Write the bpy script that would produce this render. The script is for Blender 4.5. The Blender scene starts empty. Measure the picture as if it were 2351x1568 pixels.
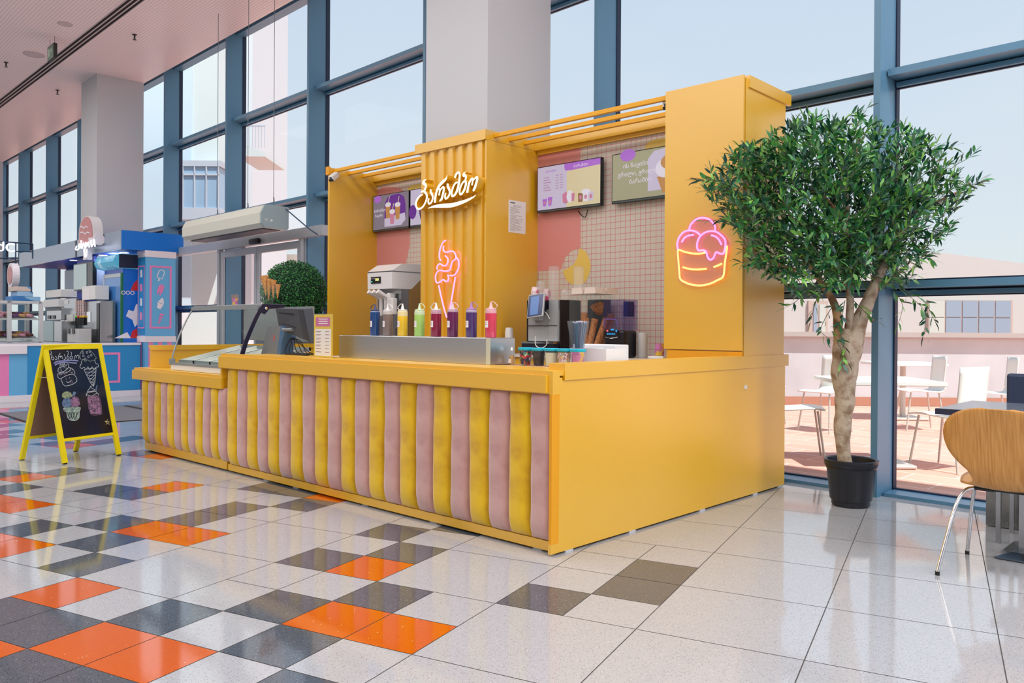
import bpy, bmesh, math, random
from mathutils import Vector, Matrix
random.seed(7)
D = bpy.data
SC = bpy.context.scene
COL = SC.collection
PI = math.pi

# ---------------------------------------------------------------- camera
FPX, PYC = 1877.9, 761.7                 # focal length and principal row in pixels of the 2351x1568 frame
YF, YK, YT = [math.radians(a) for a in (-45.71, -43.30, -27.63)]   # headings of facade, kiosk and floor tiles
PITCH, ROLL, HC = math.radians(-.254), math.radians(.379), 1.125
fwd = Vector((0, math.cos(PITCH), math.sin(PITCH)))
rt = Vector((1, 0, 0)); up = rt.cross(fwd)
rt, up = rt * math.cos(ROLL) + up * math.sin(ROLL), up * math.cos(ROLL) - rt * math.sin(ROLL)
H2K = Matrix.Rotation(-YK, 3, 'Z')       # camera-heading frame -> world (world axes follow the kiosk)
rt, up, fwd = H2K @ rt, H2K @ up, H2K @ fwd
CAM = Vector((0, 0, HC))
cd = D.cameras.new('camera'); cam = D.objects.new('camera', cd); COL.objects.link(cam)
cam.matrix_world = Matrix(((rt.x, up.x, -fwd.x, 0), (rt.y, up.y, -fwd.y, 0), (rt.z, up.z, -fwd.z, HC), (0, 0, 0, 1)))
cd.sensor_width = 36; cd.lens = FPX / 2351 * 36; cd.shift_y = -(784 - PYC) / 2351
cd.clip_start = .05; cd.clip_end = 400
SC.camera = cam

ANG = {'K': 0.0, 'F': YF - YK, 'H': -YK, 'T': YT - YK}
def fr(frame): return Matrix.Rotation(ANG[frame], 3, 'Z')
def ray(px, py): return rt * ((px - 1175.5) / FPX) - up * ((py - PYC) / FPX) + fwd
def on(px, py, axis, val, frame='K'):
    """pixel -> point on the plane axis=val of a frame, in that frame's coordinates"""
    d = fr(frame).transposed() @ ray(px, py)
    t = (val - CAM[axis]) / d[axis]
    return CAM + d * t
def onplane(px, py, p0, n):
    d = ray(px, py); t = (p0 - CAM).dot(n) / d.dot(n)
    return CAM + d * t
def atH(px, py, dist): return on(px, py, 1, dist, 'H')

SC.cycles.transparent_max_bounces = 40
SC.cycles.max_bounces = 8
# ---------------------------------------------------------------- world, sun, fill lamps, exposure
SC.view_settings.view_transform = 'Standard'
SC.view_settings.look = 'None'
SC.view_settings.gamma = 1
SC.view_settings.exposure = 0.0
SC.view_settings.use_curve_mapping = False
W = D.worlds.new('sky'); SC.world = W; W.use_nodes = True
nt = W.node_tree; nt.nodes.clear()
wo = nt.nodes.new('ShaderNodeOutputWorld'); bg = nt.nodes.new('ShaderNodeBackground')
tc = nt.nodes.new('ShaderNodeTexCoord'); sp = nt.nodes.new('ShaderNodeSeparateXYZ')
nt.links.new(tc.outputs['Generated'], sp.inputs[0])
rp = nt.nodes.new('ShaderNodeValToRGB'); e = rp.color_ramp
e.elements[0].position = 0.0; e.elements[0].color = (.36, .35, .34, 1)
e.elements[1].position = 1.0; e.elements[1].color = (.40, .60, .92, 1)
for pos, c in ((.49, (.55, .54, .53, 1)), (.505, (.92, .91, .90, 1)), (.58, (.80, .84, .92, 1)), (.70, (.68, .76, .91, 1))):
    q = e.elements.new(pos); q.color = c
mp = nt.nodes.new('ShaderNodeMapRange'); mp.inputs[1].default_value = -1; mp.inputs[2].default_value = 1
nt.links.new(sp.outputs[2], mp.inputs[0]); nt.links.new(mp.outputs[0], rp.inputs[0])
nz = nt.nodes.new('ShaderNodeTexNoise'); nz.inputs['Scale'].default_value = 2.2; nz.inputs['Detail'].default_value = 6
mpg = nt.nodes.new('ShaderNodeMapping'); mpg.inputs['Scale'].default_value = (1, 1, 2.6)
nt.links.new(tc.outputs['Generated'], mpg.inputs[0]); nt.links.new(mpg.outputs[0], nz.inputs['Vector'])
cr = nt.nodes.new('ShaderNodeMapRange'); cr.inputs[1].default_value = .45; cr.inputs[2].default_value = .72; cr.inputs[4].default_value = .6
nt.links.new(nz.outputs['Fac'], cr.inputs[0])
mx = nt.nodes.new('ShaderNodeMix'); mx.data_type = 'RGBA'; mx.inputs[7].default_value = (.84, .86, .93, 1)
nt.links.new(cr.outputs[0], mx.inputs[0]); nt.links.new(rp.outputs[0], mx.inputs[6]); nt.links.new(mx.outputs[2], bg.inputs[0])
bg.inputs[1].default_value = 1.0
nt.links.new(bg.outputs[0], wo.inputs[0])

def lamp(name, kind, loc, energy, color=(1, 1, 1), size=1, size_y=None, aim=None, **k):
    l = D.lights.new(name, kind); l.energy = energy; l.color = color
    if kind == 'AREA':
        l.size = size
        if size_y: l.shape = 'RECTANGLE'; l.size_y = size_y
    o = D.objects.new(name, l); COL.objects.link(o); o.location = loc
    if aim is not None: o.rotation_euler = (Vector(aim)).to_track_quat('-Z', 'Y').to_euler()
    for a, b in k.items(): setattr(l, a, b)
    return o
sd = fr('F') @ Vector((-.44, .06, -.90))
lamp('sun', 'SUN', (0, 0, 20), 6.5, (1, .95, .90), aim=sd, angle=math.radians(.6))
# added fill lights under the ceiling, unseen, in rows behind and over the camera
for i, x in enumerate((-15, -10, -5, 0, 5)):
    for j, y in enumerate((-6.5, -2.0, 2.0)):
        if y > 0 and x > -14 and x < -9: pass
        p = fr('F') @ Vector((x, y, 5.44))
        o = lamp('fill_lamp', 'AREA', p, 92, (1, .985, .97), 3.6, 1.6, aim=(0, 0, -1))

for x, y in ((1.5, 4.2), (5.5, 4.2), (9.0, 4.2), (9.0, 0.0)):  # more fill lights, added to brighten the faces turned right
    lamp('fill_lamp', 'AREA', fr('F') @ Vector((x, y, 5.44)), 170, (.97, .985, 1), 2.8, 1.6, aim=(0, 0, -1))
# ---------------------------------------------------------------- materials
def lin(c):
    f = lambda v: v / 12.92 if v <= .04045 else ((v + .055) / 1.055) ** 2.4
    return tuple(f(v / 255) for v in c) + (1,)
MATS = {}
def mat(name, rgb, rough=.5, metal=0, spec=.5, ior=1.5, emit=None, es=1, sheen=0, coat=0, alpha=None, trans=0, noise=None, bump=None):
    """principled material; noise=(scale, rgb2, lo, hi) mixes a second colour, bump=(scale, strength)"""
    if name in MATS: return MATS[name]
    m = D.materials.new(name); m.use_nodes = True; n = m.node_tree
    b = n.nodes['Principled BSDF']
    b.inputs['Base Color'].default_value = lin(rgb); b.inputs['Roughness'].default_value = rough
    b.inputs['Metallic'].default_value = metal; b.inputs['IOR'].default_value = ior
    b.inputs['Specular IOR Level'].default_value = spec
    b.inputs['Sheen Weight'].default_value = sheen; b.inputs['Coat Weight'].default_value = coat
    b.inputs['Coat Roughness'].default_value = .1
    if emit: b.inputs['Emission Color'].default_value = lin(emit); b.inputs['Emission Strength'].default_value = es
    if alpha is not None: b.inputs['Alpha'].default_value = alpha
    if trans: b.inputs['Transmission Weight'].default_value = trans
    if noise or bump:
        t = n.nodes.new('ShaderNodeTexCoord')
    if noise:
        z = n.nodes.new('ShaderNodeTexNoise'); z.inputs['Scale'].default_value = noise[0]; z.inputs['Detail'].default_value = 4
        n.links.new(t.outputs['Object'], z.inputs['Vector'])
        r = n.nodes.new('ShaderNodeMapRange'); r.inputs[1].default_value = noise[2]; r.inputs[2].default_value = noise[3]
        n.links.new(z.outputs['Fac'], r.inputs[0])
        x = n.nodes.new('ShaderNodeMix'); x.data_type = 'RGBA'
        x.inputs[6].default_value = lin(rgb); x.inputs[7].default_value = lin(noise[1])
        n.links.new(r.outputs[0], x.inputs[0]); n.links.new(x.outputs[2], b.inputs['Base Color'])
    if bump:
        z = n.nodes.new('ShaderNodeTexNoise'); z.inputs['Scale'].default_value = bump[0]; z.inputs['Detail'].default_value = 3
        n.links.new(t.outputs['Object'], z.inputs['Vector'])
        bb = n.nodes.new('ShaderNodeBump'); bb.inputs['Strength'].default_value = bump[1]; bb.inputs['Distance'].default_value = .01
        n.links.new(z.outputs['Fac'], bb.inputs['Height']); n.links.new(bb.outputs[0], b.inputs['Normal'])
    MATS[name] = m
    return m
def glassmat(name, tint=(255, 255, 255), refl=.08, rough=0.0, body=0.0, bodyc=(255, 255, 255)):
    if name in MATS: return MATS[name]
    m = D.materials.new(name); m.use_nodes = True; n = m.node_tree; n.nodes.clear()
    o = n.nodes.new('ShaderNodeOutputMaterial'); t = n.nodes.new('ShaderNodeBsdfTransparent'); t.inputs[0].default_value = lin(tint)
    g = n.nodes.new('ShaderNodeBsdfGlossy'); g.inputs['Roughness'].default_value = rough
    f = n.nodes.new('ShaderNodeLayerWeight'); f.inputs[0].default_value = refl
    x = n.nodes.new('ShaderNodeMixShader')
    last = t.outputs[0]
    if body:
        d = n.nodes.new('ShaderNodeBsdfDiffuse'); d.inputs[0].default_value = lin(bodyc)
        y = n.nodes.new('ShaderNodeMixShader'); y.inputs[0].default_value = body
        n.links.new(last, y.inputs[1]); n.links.new(d.outputs[0], y.inputs[2]); last = y.outputs[0]
    ge = n.nodes.new('ShaderNodeNewGeometry'); iv = n.nodes.new('ShaderNodeMath'); iv.operation = 'SUBTRACT'; iv.inputs[0].default_value = 1
    n.links.new(ge.outputs['Backfacing'], iv.inputs[1]); mu = n.nodes.new('ShaderNodeMath'); mu.operation = 'MULTIPLY'
    n.links.new(f.outputs['Fresnel'], mu.inputs[0]); n.links.new(iv.outputs[0], mu.inputs[1])
    n.links.new(mu.outputs[0], x.inputs[0]); n.links.new(last, x.inputs[1]); n.links.new(g.outputs[0], x.inputs[2])
    n.links.new(x.outputs[0], o.inputs[0]); MATS[name] = m
    return m

# ---------------------------------------------------------------- mesh builder
BASE = {}
class MB:
    def __init__(s): s.v = []; s.f = []; s.m = []; s.mats = []
    def mi(s, m):
        if m is None: return 0
        if m not in s.mats: s.mats.append(m)
        return s.mats.index(m)
    def add(s, vs, fs, m=None, M=None):
        o = len(s.v); k = s.mi(m)
        for p in vs: s.v.append(tuple(M @ Vector(p)) if M else tuple(p))
        for f in fs: s.f.append(tuple(i + o for i in f)); s.m.append(k)
        return s
    def box(s, x0, x1, y0, y1, z0, z1, m=None, M=None):
        return s.add([(x0, y0, z0), (x1, y0, z0), (x1, y1, z0), (x0, y1, z0), (x0, y0, z1), (x1, y0, z1), (x1, y1, z1), (x0, y1, z1)],
                     [(0, 3, 2, 1), (4, 5, 6, 7), (0, 1, 5, 4), (1, 2, 6, 5), (2, 3, 7, 6), (3, 0, 4, 7)], m, M)
    def rbox(s, x0, x1, y0, y1, z0, z1, r=.005, m=None, M=None, seg=2):
        b = bmesh.new(); bmesh.ops.create_cube(b, size=1)
        for v in b.verts: v.co = Vector(((x0 + x1) / 2 + v.co.x * (x1 - x0), (y0 + y1) / 2 + v.co.y * (y1 - y0), (z0 + z1) / 2 + v.co.z * (z1 - z0)))
        bmesh.ops.bevel(b, geom=list(b.edges), offset=min(r, .49 * min(x1 - x0, y1 - y0, z1 - z0)), segments=seg, affect='EDGES', profile=.5)
        s.bm(b, m, M); b.free(); return s
    def bm(s, b, m=None, M=None):
        b.verts.index_update()
        return s.add([v.co.copy() for v in b.verts], [tuple(v.index for v in f.verts) for f in b.faces], m, M)
    def prism(s, poly, axis, a, b, m=None, M=None):
        """poly: 2D points in the two other axes (x,y,z order); extruded along axis from a to b"""
        n = len(poly)
        def P(p, h):
            return (h, p[0], p[1]) if axis == 0 else (p[0], h, p[1]) if axis == 1 else (p[0], p[1], h)
        vs = [P(p, a) for p in poly] + [P(p, b) for p in poly]
        fs = [tuple(range(n)), tuple(range(2 * n - 1, n - 1, -1))] + [(i, n + i, n + (i + 1) % n, (i + 1) % n) for i in range(n)]
        return s.add(vs, fs, m, M)
    def lathe(s, prof, c=(0, 0), seg=24, m=None, M=None, sx=1, sy=1, caps=True):
        vs = []; fs = []
        for r, z in prof:
            for k in range(seg):
                a = 2 * PI * k / seg; vs.append((c[0] + r * sx * math.cos(a), c[1] + r * sy * math.sin(a), z))
        for i in range(len(prof) - 1):
            for k in range(seg):
                k2 = (k + 1) % seg; fs.append((i * seg + k, i * seg + k2, (i + 1) * seg + k2, (i + 1) * seg + k))
        if caps:
            fs.append(tuple(range(seg - 1, -1, -1))); fs.append(tuple((len(prof) - 1) * seg + k for k in range(seg)))
        return s.add(vs, fs, m, M)
    def tube(s, pts, r, seg=8, m=None, M=None, closed=False):
        pts = [Vector(p) for p in pts]; n = len(pts)
        rs = r if isinstance(r, (list, tuple)) else [r] * n
        vs = []; fs = []; prev = None
        for i, p in enumerate(pts):
            a = pts[i - 1] if i or closed else p; b = pts[(i + 1) % n] if i < n - 1 or closed else p
            t = (b - a).normalized() if (b - a).length > 1e-9 else Vector((0, 0, 1))
            if prev is None:
                u = t.orthogonal().normalized()
            else:
                u = (prev - t * prev.dot(t)); u = u.normalized() if u.length > 1e-6 else t.orthogonal().normalized()
            prev = u; w = t.cross(u)
            for k in range(seg):
                q = 2 * PI * k / seg; vs.append(p + (u * math.cos(q) + w * math.sin(q)) * rs[i])
        rng = n if closed else n - 1
        for i in range(rng):
            j = (i + 1) % n
            for k in range(seg):
                k2 = (k + 1) % seg; fs.append((i * seg + k, i * seg + k2, j * seg + k2, j * seg + k))
        if not closed:
            fs.append(tuple(range(seg - 1, -1, -1))); fs.append(tuple((n - 1) * seg + k for k in range(seg)))
        return s.add(vs, fs, m, M)
    def ball(s, c, r, seg=16, rings=10, m=None, M=None, sc=(1, 1, 1)):
        b = bmesh.new(); bmesh.ops.create_uvsphere(b, u_segments=seg, v_segments=rings, radius=r)
        for v in b.verts: v.co = Vector((c[0] + v.co.x * sc[0], c[1] + v.co.y * sc[1], c[2] + v.co.z * sc[2]))
        s.bm(b, m, M); b.free(); return s
    def poly(s, pts, m=None, M=None): return s.add(pts, [tuple(range(len(pts)))], m, M)
    def build(s, name, m=None, parent=None, base=None, frame='K', smooth=None, tagd=None):
        me = D.meshes.new(name)
        ms = s.mats if s.mats else [m]
        if s.mats and m is not None and m not in s.mats: ms = list(s.mats)
        for q in ms: me.materials.append(q)
        if parent is not None: b0, frame = BASE[parent]
        else: b0 = Vector(base) if base is not None else Vector((0, 0, 0))
        me.from_pydata([(x - b0.x, y - b0.y, z - b0.z) for x, y, z in s.v], [], s.f)
        if len(ms) > 1: me.polygons.foreach_set('material_index', s.m)
        me.update()
        o = D.objects.new(name, me); COL.objects.link(o)
        if smooth is not None:
            b = bmesh.new(); b.from_mesh(me); bmesh.ops.recalc_face_normals(b, faces=b.faces)
            for f in b.faces: f.smooth = True
            lim = math.radians(smooth)
            for ed in b.edges:
                if len(ed.link_faces) == 2 and ed.calc_face_angle(0) > lim: ed.smooth = False
            b.to_mesh(me); b.free()
        if parent is not None: o.parent = parent
        else:
            o.location = fr(frame) @ b0; o.rotation_euler = (0, 0, ANG[frame])
        BASE[o] = (b0, frame)
        return o
def tag(o, label=None, cat=None, group=None, kind=None):
    if label: o['label'] = label
    if cat: o['category'] = cat
    if group: o['group'] = group
    if kind: o['kind'] = kind
    return o
def thing(name, label, cat, base, frame='K', group=None):
    o = D.objects.new(name, None); COL.objects.link(o); o.empty_display_size = .1
    o.location = fr(frame) @ Vector(base); o.rotation_euler = (0, 0, ANG[frame])
    BASE[o] = (Vector(base), frame)
    return tag(o, label, cat, group)
def struct(o): o['kind'] = 'structure'; return o
KIDS = {}
def copy_tree(o, parent=None, loc=None, rz=None, label=None):
    c = o.copy(); COL.objects.link(c)
    if parent is not None: c.parent = parent
    if loc is not None: c.location = loc
    if rz is not None: c.rotation_euler = (0, 0, rz)
    if label: c['label'] = label
    BASE[c] = BASE.get(o)
    for ch in [q for q in D.objects if q.parent == o]: copy_tree(ch, c)
    return c
def cat_rom(pts, n=5, closed=False):
    P = [Vector(p) for p in pts]; out = []; L = len(P)
    for i in range(L if closed else L - 1):
        p0 = P[i - 1] if i or closed else P[0]; p1 = P[i]; p2 = P[(i + 1) % L]
        p3 = P[(i + 2) % L] if closed or i + 2 < L else P[-1]
        for k in range(n):
            t = k / n
            out.append(.5 * ((2 * p1) + (p2 - p0) * t + (2 * p0 - 5 * p1 + 4 * p2 - p3) * t * t + (3 * p1 - p0 - 3 * p2 + p3) * t ** 3))
    if not closed: out.append(P[-1])
    return out
def ribbon(mb, pts, ws, n, m, depth=0, back=None, lift=0):
    """flat stroke in a plane with normal n (towards the viewer); ws widths in metres"""
    P = [Vector(p) for p in pts]; N = len(P)
    ft = []; 
    for i in range(N):
        t = (P[min(i + 1, N - 1)] - P[max(i - 1, 0)]).normalized(); s_ = n.cross(t).normalized() * (ws[i] / 2)
        ft += [P[i] + s_ + n * lift, P[i] - s_ + n * lift]
    fs = [(2 * i, 2 * i + 1, 2 * i + 3, 2 * i + 2) for i in range(N - 1)]
    mb.add(ft, fs, m)
    if depth:
        bk = [p - n * depth for p in ft]; o = 2 * N
        fs = [(2 * i, 2 * i + 2, o + 2 * i + 2, o + 2 * i) for i in range(N - 1)] + [(2 * i + 1, o + 2 * i + 1, o + 2 * i + 3, 2 * i + 3) for i in range(N - 1)]
        fs += [(0, o, o + 1, 1), (2 * N - 2, 2 * N - 1, o + 2 * N - 1, o + 2 * N - 2)]
        mb.add(ft + bk, fs, back or m)
FONT = None
def text_mesh(mb, s, size, M, m, depth=.001, align='CENTER'):
    cu = D.curves.new('t', 'FONT'); cu.body = s; cu.size = size; cu.extrude = depth; cu.align_x = align; cu.resolution_u = 3
    o = D.objects.new('t', cu); COL.objects.link(o)
    dg = bpy.context.evaluated_depsgraph_get(); me = D.meshes.new_from_object(o.evaluated_get(dg))
    mb.add([v.co.copy() for v in me.vertices], [tuple(p.vertices) for p in me.polygons], m, M)
    D.objects.remove(o); D.curves.remove(cu); D.meshes.remove(me)
def wallM(p, xdir, zdir=(0, 0, 1)):
    """matrix laying text (x right, y up) on a wall at p"""
    x = Vector(xdir).normalized(); y = Vector(zdir).normalized(); z = x.cross(y)
    return Matrix(((x.x, y.x, z.x, p[0]), (x.y, y.y, z.y, p[1]), (x.z, y.z, z.z, p[2]), (0, 0, 0, 1)))

# palette
M_ = mat
YEL = mat('yellow_laminate', (228, 174, 0), .34, ior=2.25, spec=.5)
YELD = mat('yellow_edge', (226, 156, 14), .45)
VY = mat('yellow_velvet', (226, 184, 2), .85, sheen=.35, noise=(7, (198, 150, 0), .42, .68), bump=(30, .15))
VP = mat('pink_velvet', (198, 156, 150), .85, sheen=.5, noise=(7, (178, 132, 128), .42, .68), bump=(30, .15))
WHT = mat('white_plastic', (226, 226, 224), .35)
BLK = mat('black_plastic', (18, 18, 22), .35)
DGR = mat('dark_grey', (62, 68, 78), .4)
STL = mat('steel', (176, 180, 184), .22, 1)
CHR = mat('chrome', (220, 222, 225), .08, 1)
GLS = glassmat('clear_glass', (250, 253, 252), .05)
FRM = mat('blue_grey_paint', (80, 128, 158), .38, ior=1.6)
FRD = mat('dark_gasket', (14, 30, 60), .5)
# ================================================================ room shell
# ---- floor: white 60 cm terrazzo tiles, some quartered with grey and orange 30 cm tiles
def terrazzo(name, base, specks):
    m = D.materials.new(name); m.use_nodes = True; n = m.node_tree; b = n.nodes['Principled BSDF']
    b.inputs['Roughness'].default_value = .07; b.inputs['IOR'].default_value = 1.62
    t = n.nodes.new('ShaderNodeTexCoord'); col = None
    prev = None
    for i, (sc, thr, c, rnd) in enumerate(specks):
        v = n.nodes.new('ShaderNodeTexVoronoi'); v.inputs['Scale'].default_value = sc; n.links.new(t.outputs['Object'], v.inputs['Vector'])
        l = n.nodes.new('ShaderNodeMath'); l.operation = 'LESS_THAN'; l.inputs[1].default_value = thr
        n.links.new(v.outputs['Distance'], l.inputs[0])
        s2 = n.nodes.new('ShaderNodeSeparateColor'); n.links.new(v.outputs['Color'], s2.inputs[0])
        l2 = n.nodes.new('ShaderNodeMath'); l2.operation = 'LESS_THAN'; l2.inputs[1].default_value = rnd
        n.links.new(s2.outputs[0], l2.inputs[0])
        mu = n.nodes.new('ShaderNodeMath'); mu.operation = 'MULTIPLY'; n.links.new(l.outputs[0], mu.inputs[0]); n.links.new(l2.outputs[0], mu.inputs[1])
        x = n.nodes.new('ShaderNodeMix'); x.data_type = 'RGBA'; x.inputs[7].default_value = lin(c)
        if prev: n.links.new(prev, x.inputs[6])
        else: x.inputs[6].default_value = lin(base)
        n.links.new(mu.outputs[0], x.inputs[0]); prev = x.outputs[2]
    n.links.new(prev, b.inputs['Base Color'])
    return m
TW = terrazzo('white_terrazzo', (170, 172, 176), [(160, .30, (130, 131, 134), .45), (90, .22, (192, 192, 194), .3)])
TG = terrazzo('grey_terrazzo', (80, 86, 95), [(150, .32, (50, 54, 62), .5), (110, .25, (122, 128, 136), .35)])
TO = terrazzo('orange_terrazzo', (196, 88, 8), [(140, .30, (180, 72, 6), .5), (45, .10, (255, 236, 200), .12)])
GRT = mat('grout', (82, 78, 76), .8)
OR = {(-8,12),(-11,11),(-12,11),(-10,9),(-9,9),(-7,14),(-6,13),(-5,13),(-13,6),(-15,9),(-17,7),(-14,9),(-9,5),(-5,9),(-4,11),(-3,11),(-17,3),(-21,3),(-32,-2),(-29,0),(-34,-3),(-19,9),(-37,0),(-41,-4),(-9,17),(-11,16)}
GR = {(-9,11),(-10,10),(-12,10),(-11,9),(-10,8),(-10,7),(-9,6),(-11,5),(-10,5),(-14,7),(-13,7),(-16,8),(-18,7),(-17,6),(-18,3),(-8,13),(-7,13),(-6,14),(-5,14),(-7,15),(-6,12),(-5,11),(-4,12),(-3,13),(-6,9),(-4,10),(-6,7),(-5,8),(-5,6),(-2,9),(-1,8),(-1,7),(-22,3),(-21,2),(-21,1),(-24,2),(-23,2),(-26,2),(-25,3),(-30,0),(-28,1),(-35,-1),(-38,-2),(-33,-4),(-43,-6),(-8,15),(-9,14),(-16,10),(-20,8),(-19,0),(-20,0)}
O0 = Vector((-2.56198, 5.42576, 0)); R3 = fr('T'); TI = R3 @ Vector((1, 0, 0)); TJ = R3 @ Vector((0, 1, 0)); TA = .6002; TB = .5972
def cell(i0, i1, j0, j1, g=.0021):
    q = []
    for i, j in ((i0, j1), (i1, j1), (i1, j0), (i0, j0)):
        q.append((i * TA + (g if i == i0 else -g), -j * TB + (-g if j == j0 else g)))
    return [tuple(O0 + TI * a + TJ * b) for a, b in q]
bmf = bmesh.new()
mats_f = [TW, TG, TO, GRT]
def addface(pts, k):
    f = bmf.faces.new([bmf.verts.new(p) for p in pts]); f.material_index = k
for I in range(-42, 18):
    for J in range(-22, 26):
        c = O0 + TI * I * TA - TJ * J * TB
        yf = (fr('F').transposed() @ c).y
        if yf > 7 or c.y < -12: continue
        sub = [(2 * I + a, 2 * J + b) for a in (0, 1) for b in (0, 1)]
        if any(s in OR or s in GR for s in sub):
            for s in sub: addface(cell(s[0] / 2, s[0] / 2 + .5, s[1] / 2, s[1] / 2 + .5), 2 if s in OR else 1 if s in GR else 0)
        else: addface(cell(I, I + 1, J, J + 1), 0)
YW = 5.90
nF = fr('F') @ Vector((0, 1, 0))
bmesh.ops.bisect_plane(bmf, geom=bmf.verts[:] + bmf.edges[:] + bmf.faces[:], plane_co=nF * YW, plane_no=nF, clear_outer=True)
mb = MB()
for k in range(4):
    pass
me = D.meshes.new('floor')
a, b_ = -30, 16
for p in ([fr('F') @ Vector(q) for q in ((a, -14, -.0015), (b_, -14, -.0015), (b_, YW, -.0015), (a, YW, -.0015))],):
    addface(p, 3)
bot = [fr('F') @ Vector(q) for q in ((a, -14, -.12), (b_, -14, -.12), (b_, YW, -.12), (a, YW, -.12))]
addface(list(reversed(bot)), 3)
bmf.to_mesh(me); bmf.free()
for m in mats_f: me.materials.append(m)
fl = D.objects.new('floor', me); COL.objects.link(fl); struct(fl)

# ---- ceiling with a perforated plaster look, its edge stops short of the glazing
CEI = D.materials.new('perforated_plaster'); CEI.use_nodes = True; n = CEI.node_tree; b = n.nodes['Principled BSDF']
b.inputs['Roughness'].default_value = .38; b.inputs['Specular IOR Level'].default_value = .35
t = n.nodes.new('ShaderNodeTexCoord'); v = n.nodes.new('ShaderNodeTexVoronoi'); v.inputs['Scale'].default_value = 22; v.inputs['Randomness'].default_value = 0
n.links.new(t.outputs['Object'], v.inputs['Vector'])
l = n.nodes.new('ShaderNodeMath'); l.operation = 'LESS_THAN'; l.inputs[1].default_value = .26; n.links.new(v.outputs['Distance'], l.inputs[0])
x = n.nodes.new('ShaderNodeMix'); x.data_type = 'RGBA'; x.inputs[6].default_value = lin((244, 230, 228)); x.inputs[7].default_value = lin((212, 194, 194))
n.links.new(l.outputs[0], x.inputs[0]); n.links.new(x.outputs[2], b.inputs['Base Color'])
ZC = 5.5
struct(MB().box(-42, 12, -12, 5.55, ZC, ZC + .18).build('ceiling', CEI, frame='F', base=(-9, 0, ZC)))
ROOF = mat('roof_soffit', (70, 84, 98), .6)
struct(MB().box(-42, 12, 5.55, 6.0, 6.0, 6.12).build('trim_1', ROOF, frame='F', base=(-9, 5.8, 6.0)))
struct(MB().box(-42, 12, 5.50, 5.55, 5.68, 6.0).build('trim_2', ROOF, frame='F', base=(-9, 5.5, 5.7)))

struct(MB().box(-42, 12, -12.2, -12, 0, 5.5).build('wall_back_light_block', mat('wall_paint', (200, 196, 190), .6), frame='F', base=(-9, -12, 0)))  # unseen wall added behind the camera to block sky light from there
# ---- pillars
PL = mat('pillar_plaster', (194, 196, 200), .5)
for k, x0 in enumerate((-6.04, -16.07, -26.1)):
    mb = MB().box(x0, x0 + .85, 4.75, 5.535, 0, 5.98)
    struct(mb.build('wall_pillar_%s' % ('main', 'middle', 'far')[k], PL, frame='F', base=(x0, 4.75, 0)))

# ---- glazing: posts, transoms and panes
GLW = glassmat('window_glass', (246, 251, 252), .06)
posts = [2.66, .2, -2.262, -4.721, -7.183, -9.656, -12.069, -14.476, -16.85, -19.218, -21.555, -23.98, -26.4, -28.8]
HEAD = 5.66
for k, px in enumerate(posts):
    mb = MB().box(px, px + .045, 5.603, 5.90, 0, HEAD + .3, FRM)
    mb.box(px + .045, px + .055, 5.86, 5.915, .02, HEAD, FRD).box(px - .01, px, 5.86, 5.915, .02, HEAD, FRD)
    struct(mb.build('trim_%d' % (k + 3), FRM, frame='F', base=(px, 5.6, 0)))
for k in range(len(posts) - 1):
    xb, xa = posts[k] - .012, posts[k + 1] + .057
    mb = MB()
    door = (k == 5)
    for z in (1.46, 2.90, 4.32):
        if door and z < 2: continue
        mb.box(xa, xb, 5.70, 5.88, z - .047, z, FRM)
        mb.box(xa, xb, 5.88, 5.90, z - .10, z + .02, FRD)
        mb.box(xa, xb, 5.845, 5.88, z - .092, z - .06, FRM)
    if not door:
        mb.box(xa, xb, 5.683, 5.88, 0, .024, FRM); mb.box(xa, xb, 5.865, 5.90, .024, .034, FRD)
    mb.box(xa, xb, 5.75, 5.90, HEAD - .05, HEAD + .25, FRM)
    w = struct(mb.build('window_%d' % (k + 1), FRM, frame='F', base=((xa + xb) / 2, 5.8, 0)))
    g = MB()
    zs = [.03, 1.41, 2.85, 4.27, HEAD]
    for a_, b_ in zip(zs[:-1], zs[1:]):
        if door and b_ < 2.9: continue
        g.box(xa, xb, 5.884, 5.892, a_ if a_ < .1 else a_ + .05, b_)
    g.build('pane', GLW, w)
# ---- automatic door between two posts, with a deep grey head box
AL = mat('silver_aluminium', (176, 180, 186), .35, .3)
d = MB().box(-14.42, -9.1, 5.50, 5.602, 2.29, 2.42, AL)
struct(d.build('trim_20', AL, frame='F', base=(-12, 5.6, 2.3)))
mb = MB()
mb.box(-12.17, -12.10, 5.53, 5.602, 0, 2.29, AL).box(-9.715, -9.66, 5.53, 5.602, 0, 2.29, AL)
dr = struct(mb.build('door_1', AL, frame='F', base=(-10.9, 5.58, 0)))
for xa, xb in ((-12.095, -10.935), (-10.925, -9.72)):
    m2 = MB()
    m2.box(xa, xa + .07, 5.55, 5.59, .02, 2.27).box(xb - .07, xb, 5.55, 5.59, .02, 2.27).box(xa + .07, xb - .07, 5.55, 5.59, 2.17, 2.27).box(xa + .07, xb - .07, 5.55, 5.59, .02, .12)
    lf = m2.build('door_leaf', AL, dr)
    MB().box(xa + .07, xb - .07, 5.567, 5.573, .12, 2.17).build('door_glass', GLW, lf)
sn = MB().rbox(-10.98, -10.70, 5.44, 5.50, 2.29, 2.37, .025, BLK)
tag(sn.build('motion_sensor', BLK, frame='F', base=(-10.84, 5.47, 2.3), smooth=40), 'small black motion sensor on the grey head of the sliding door', 'sensor')

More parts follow.
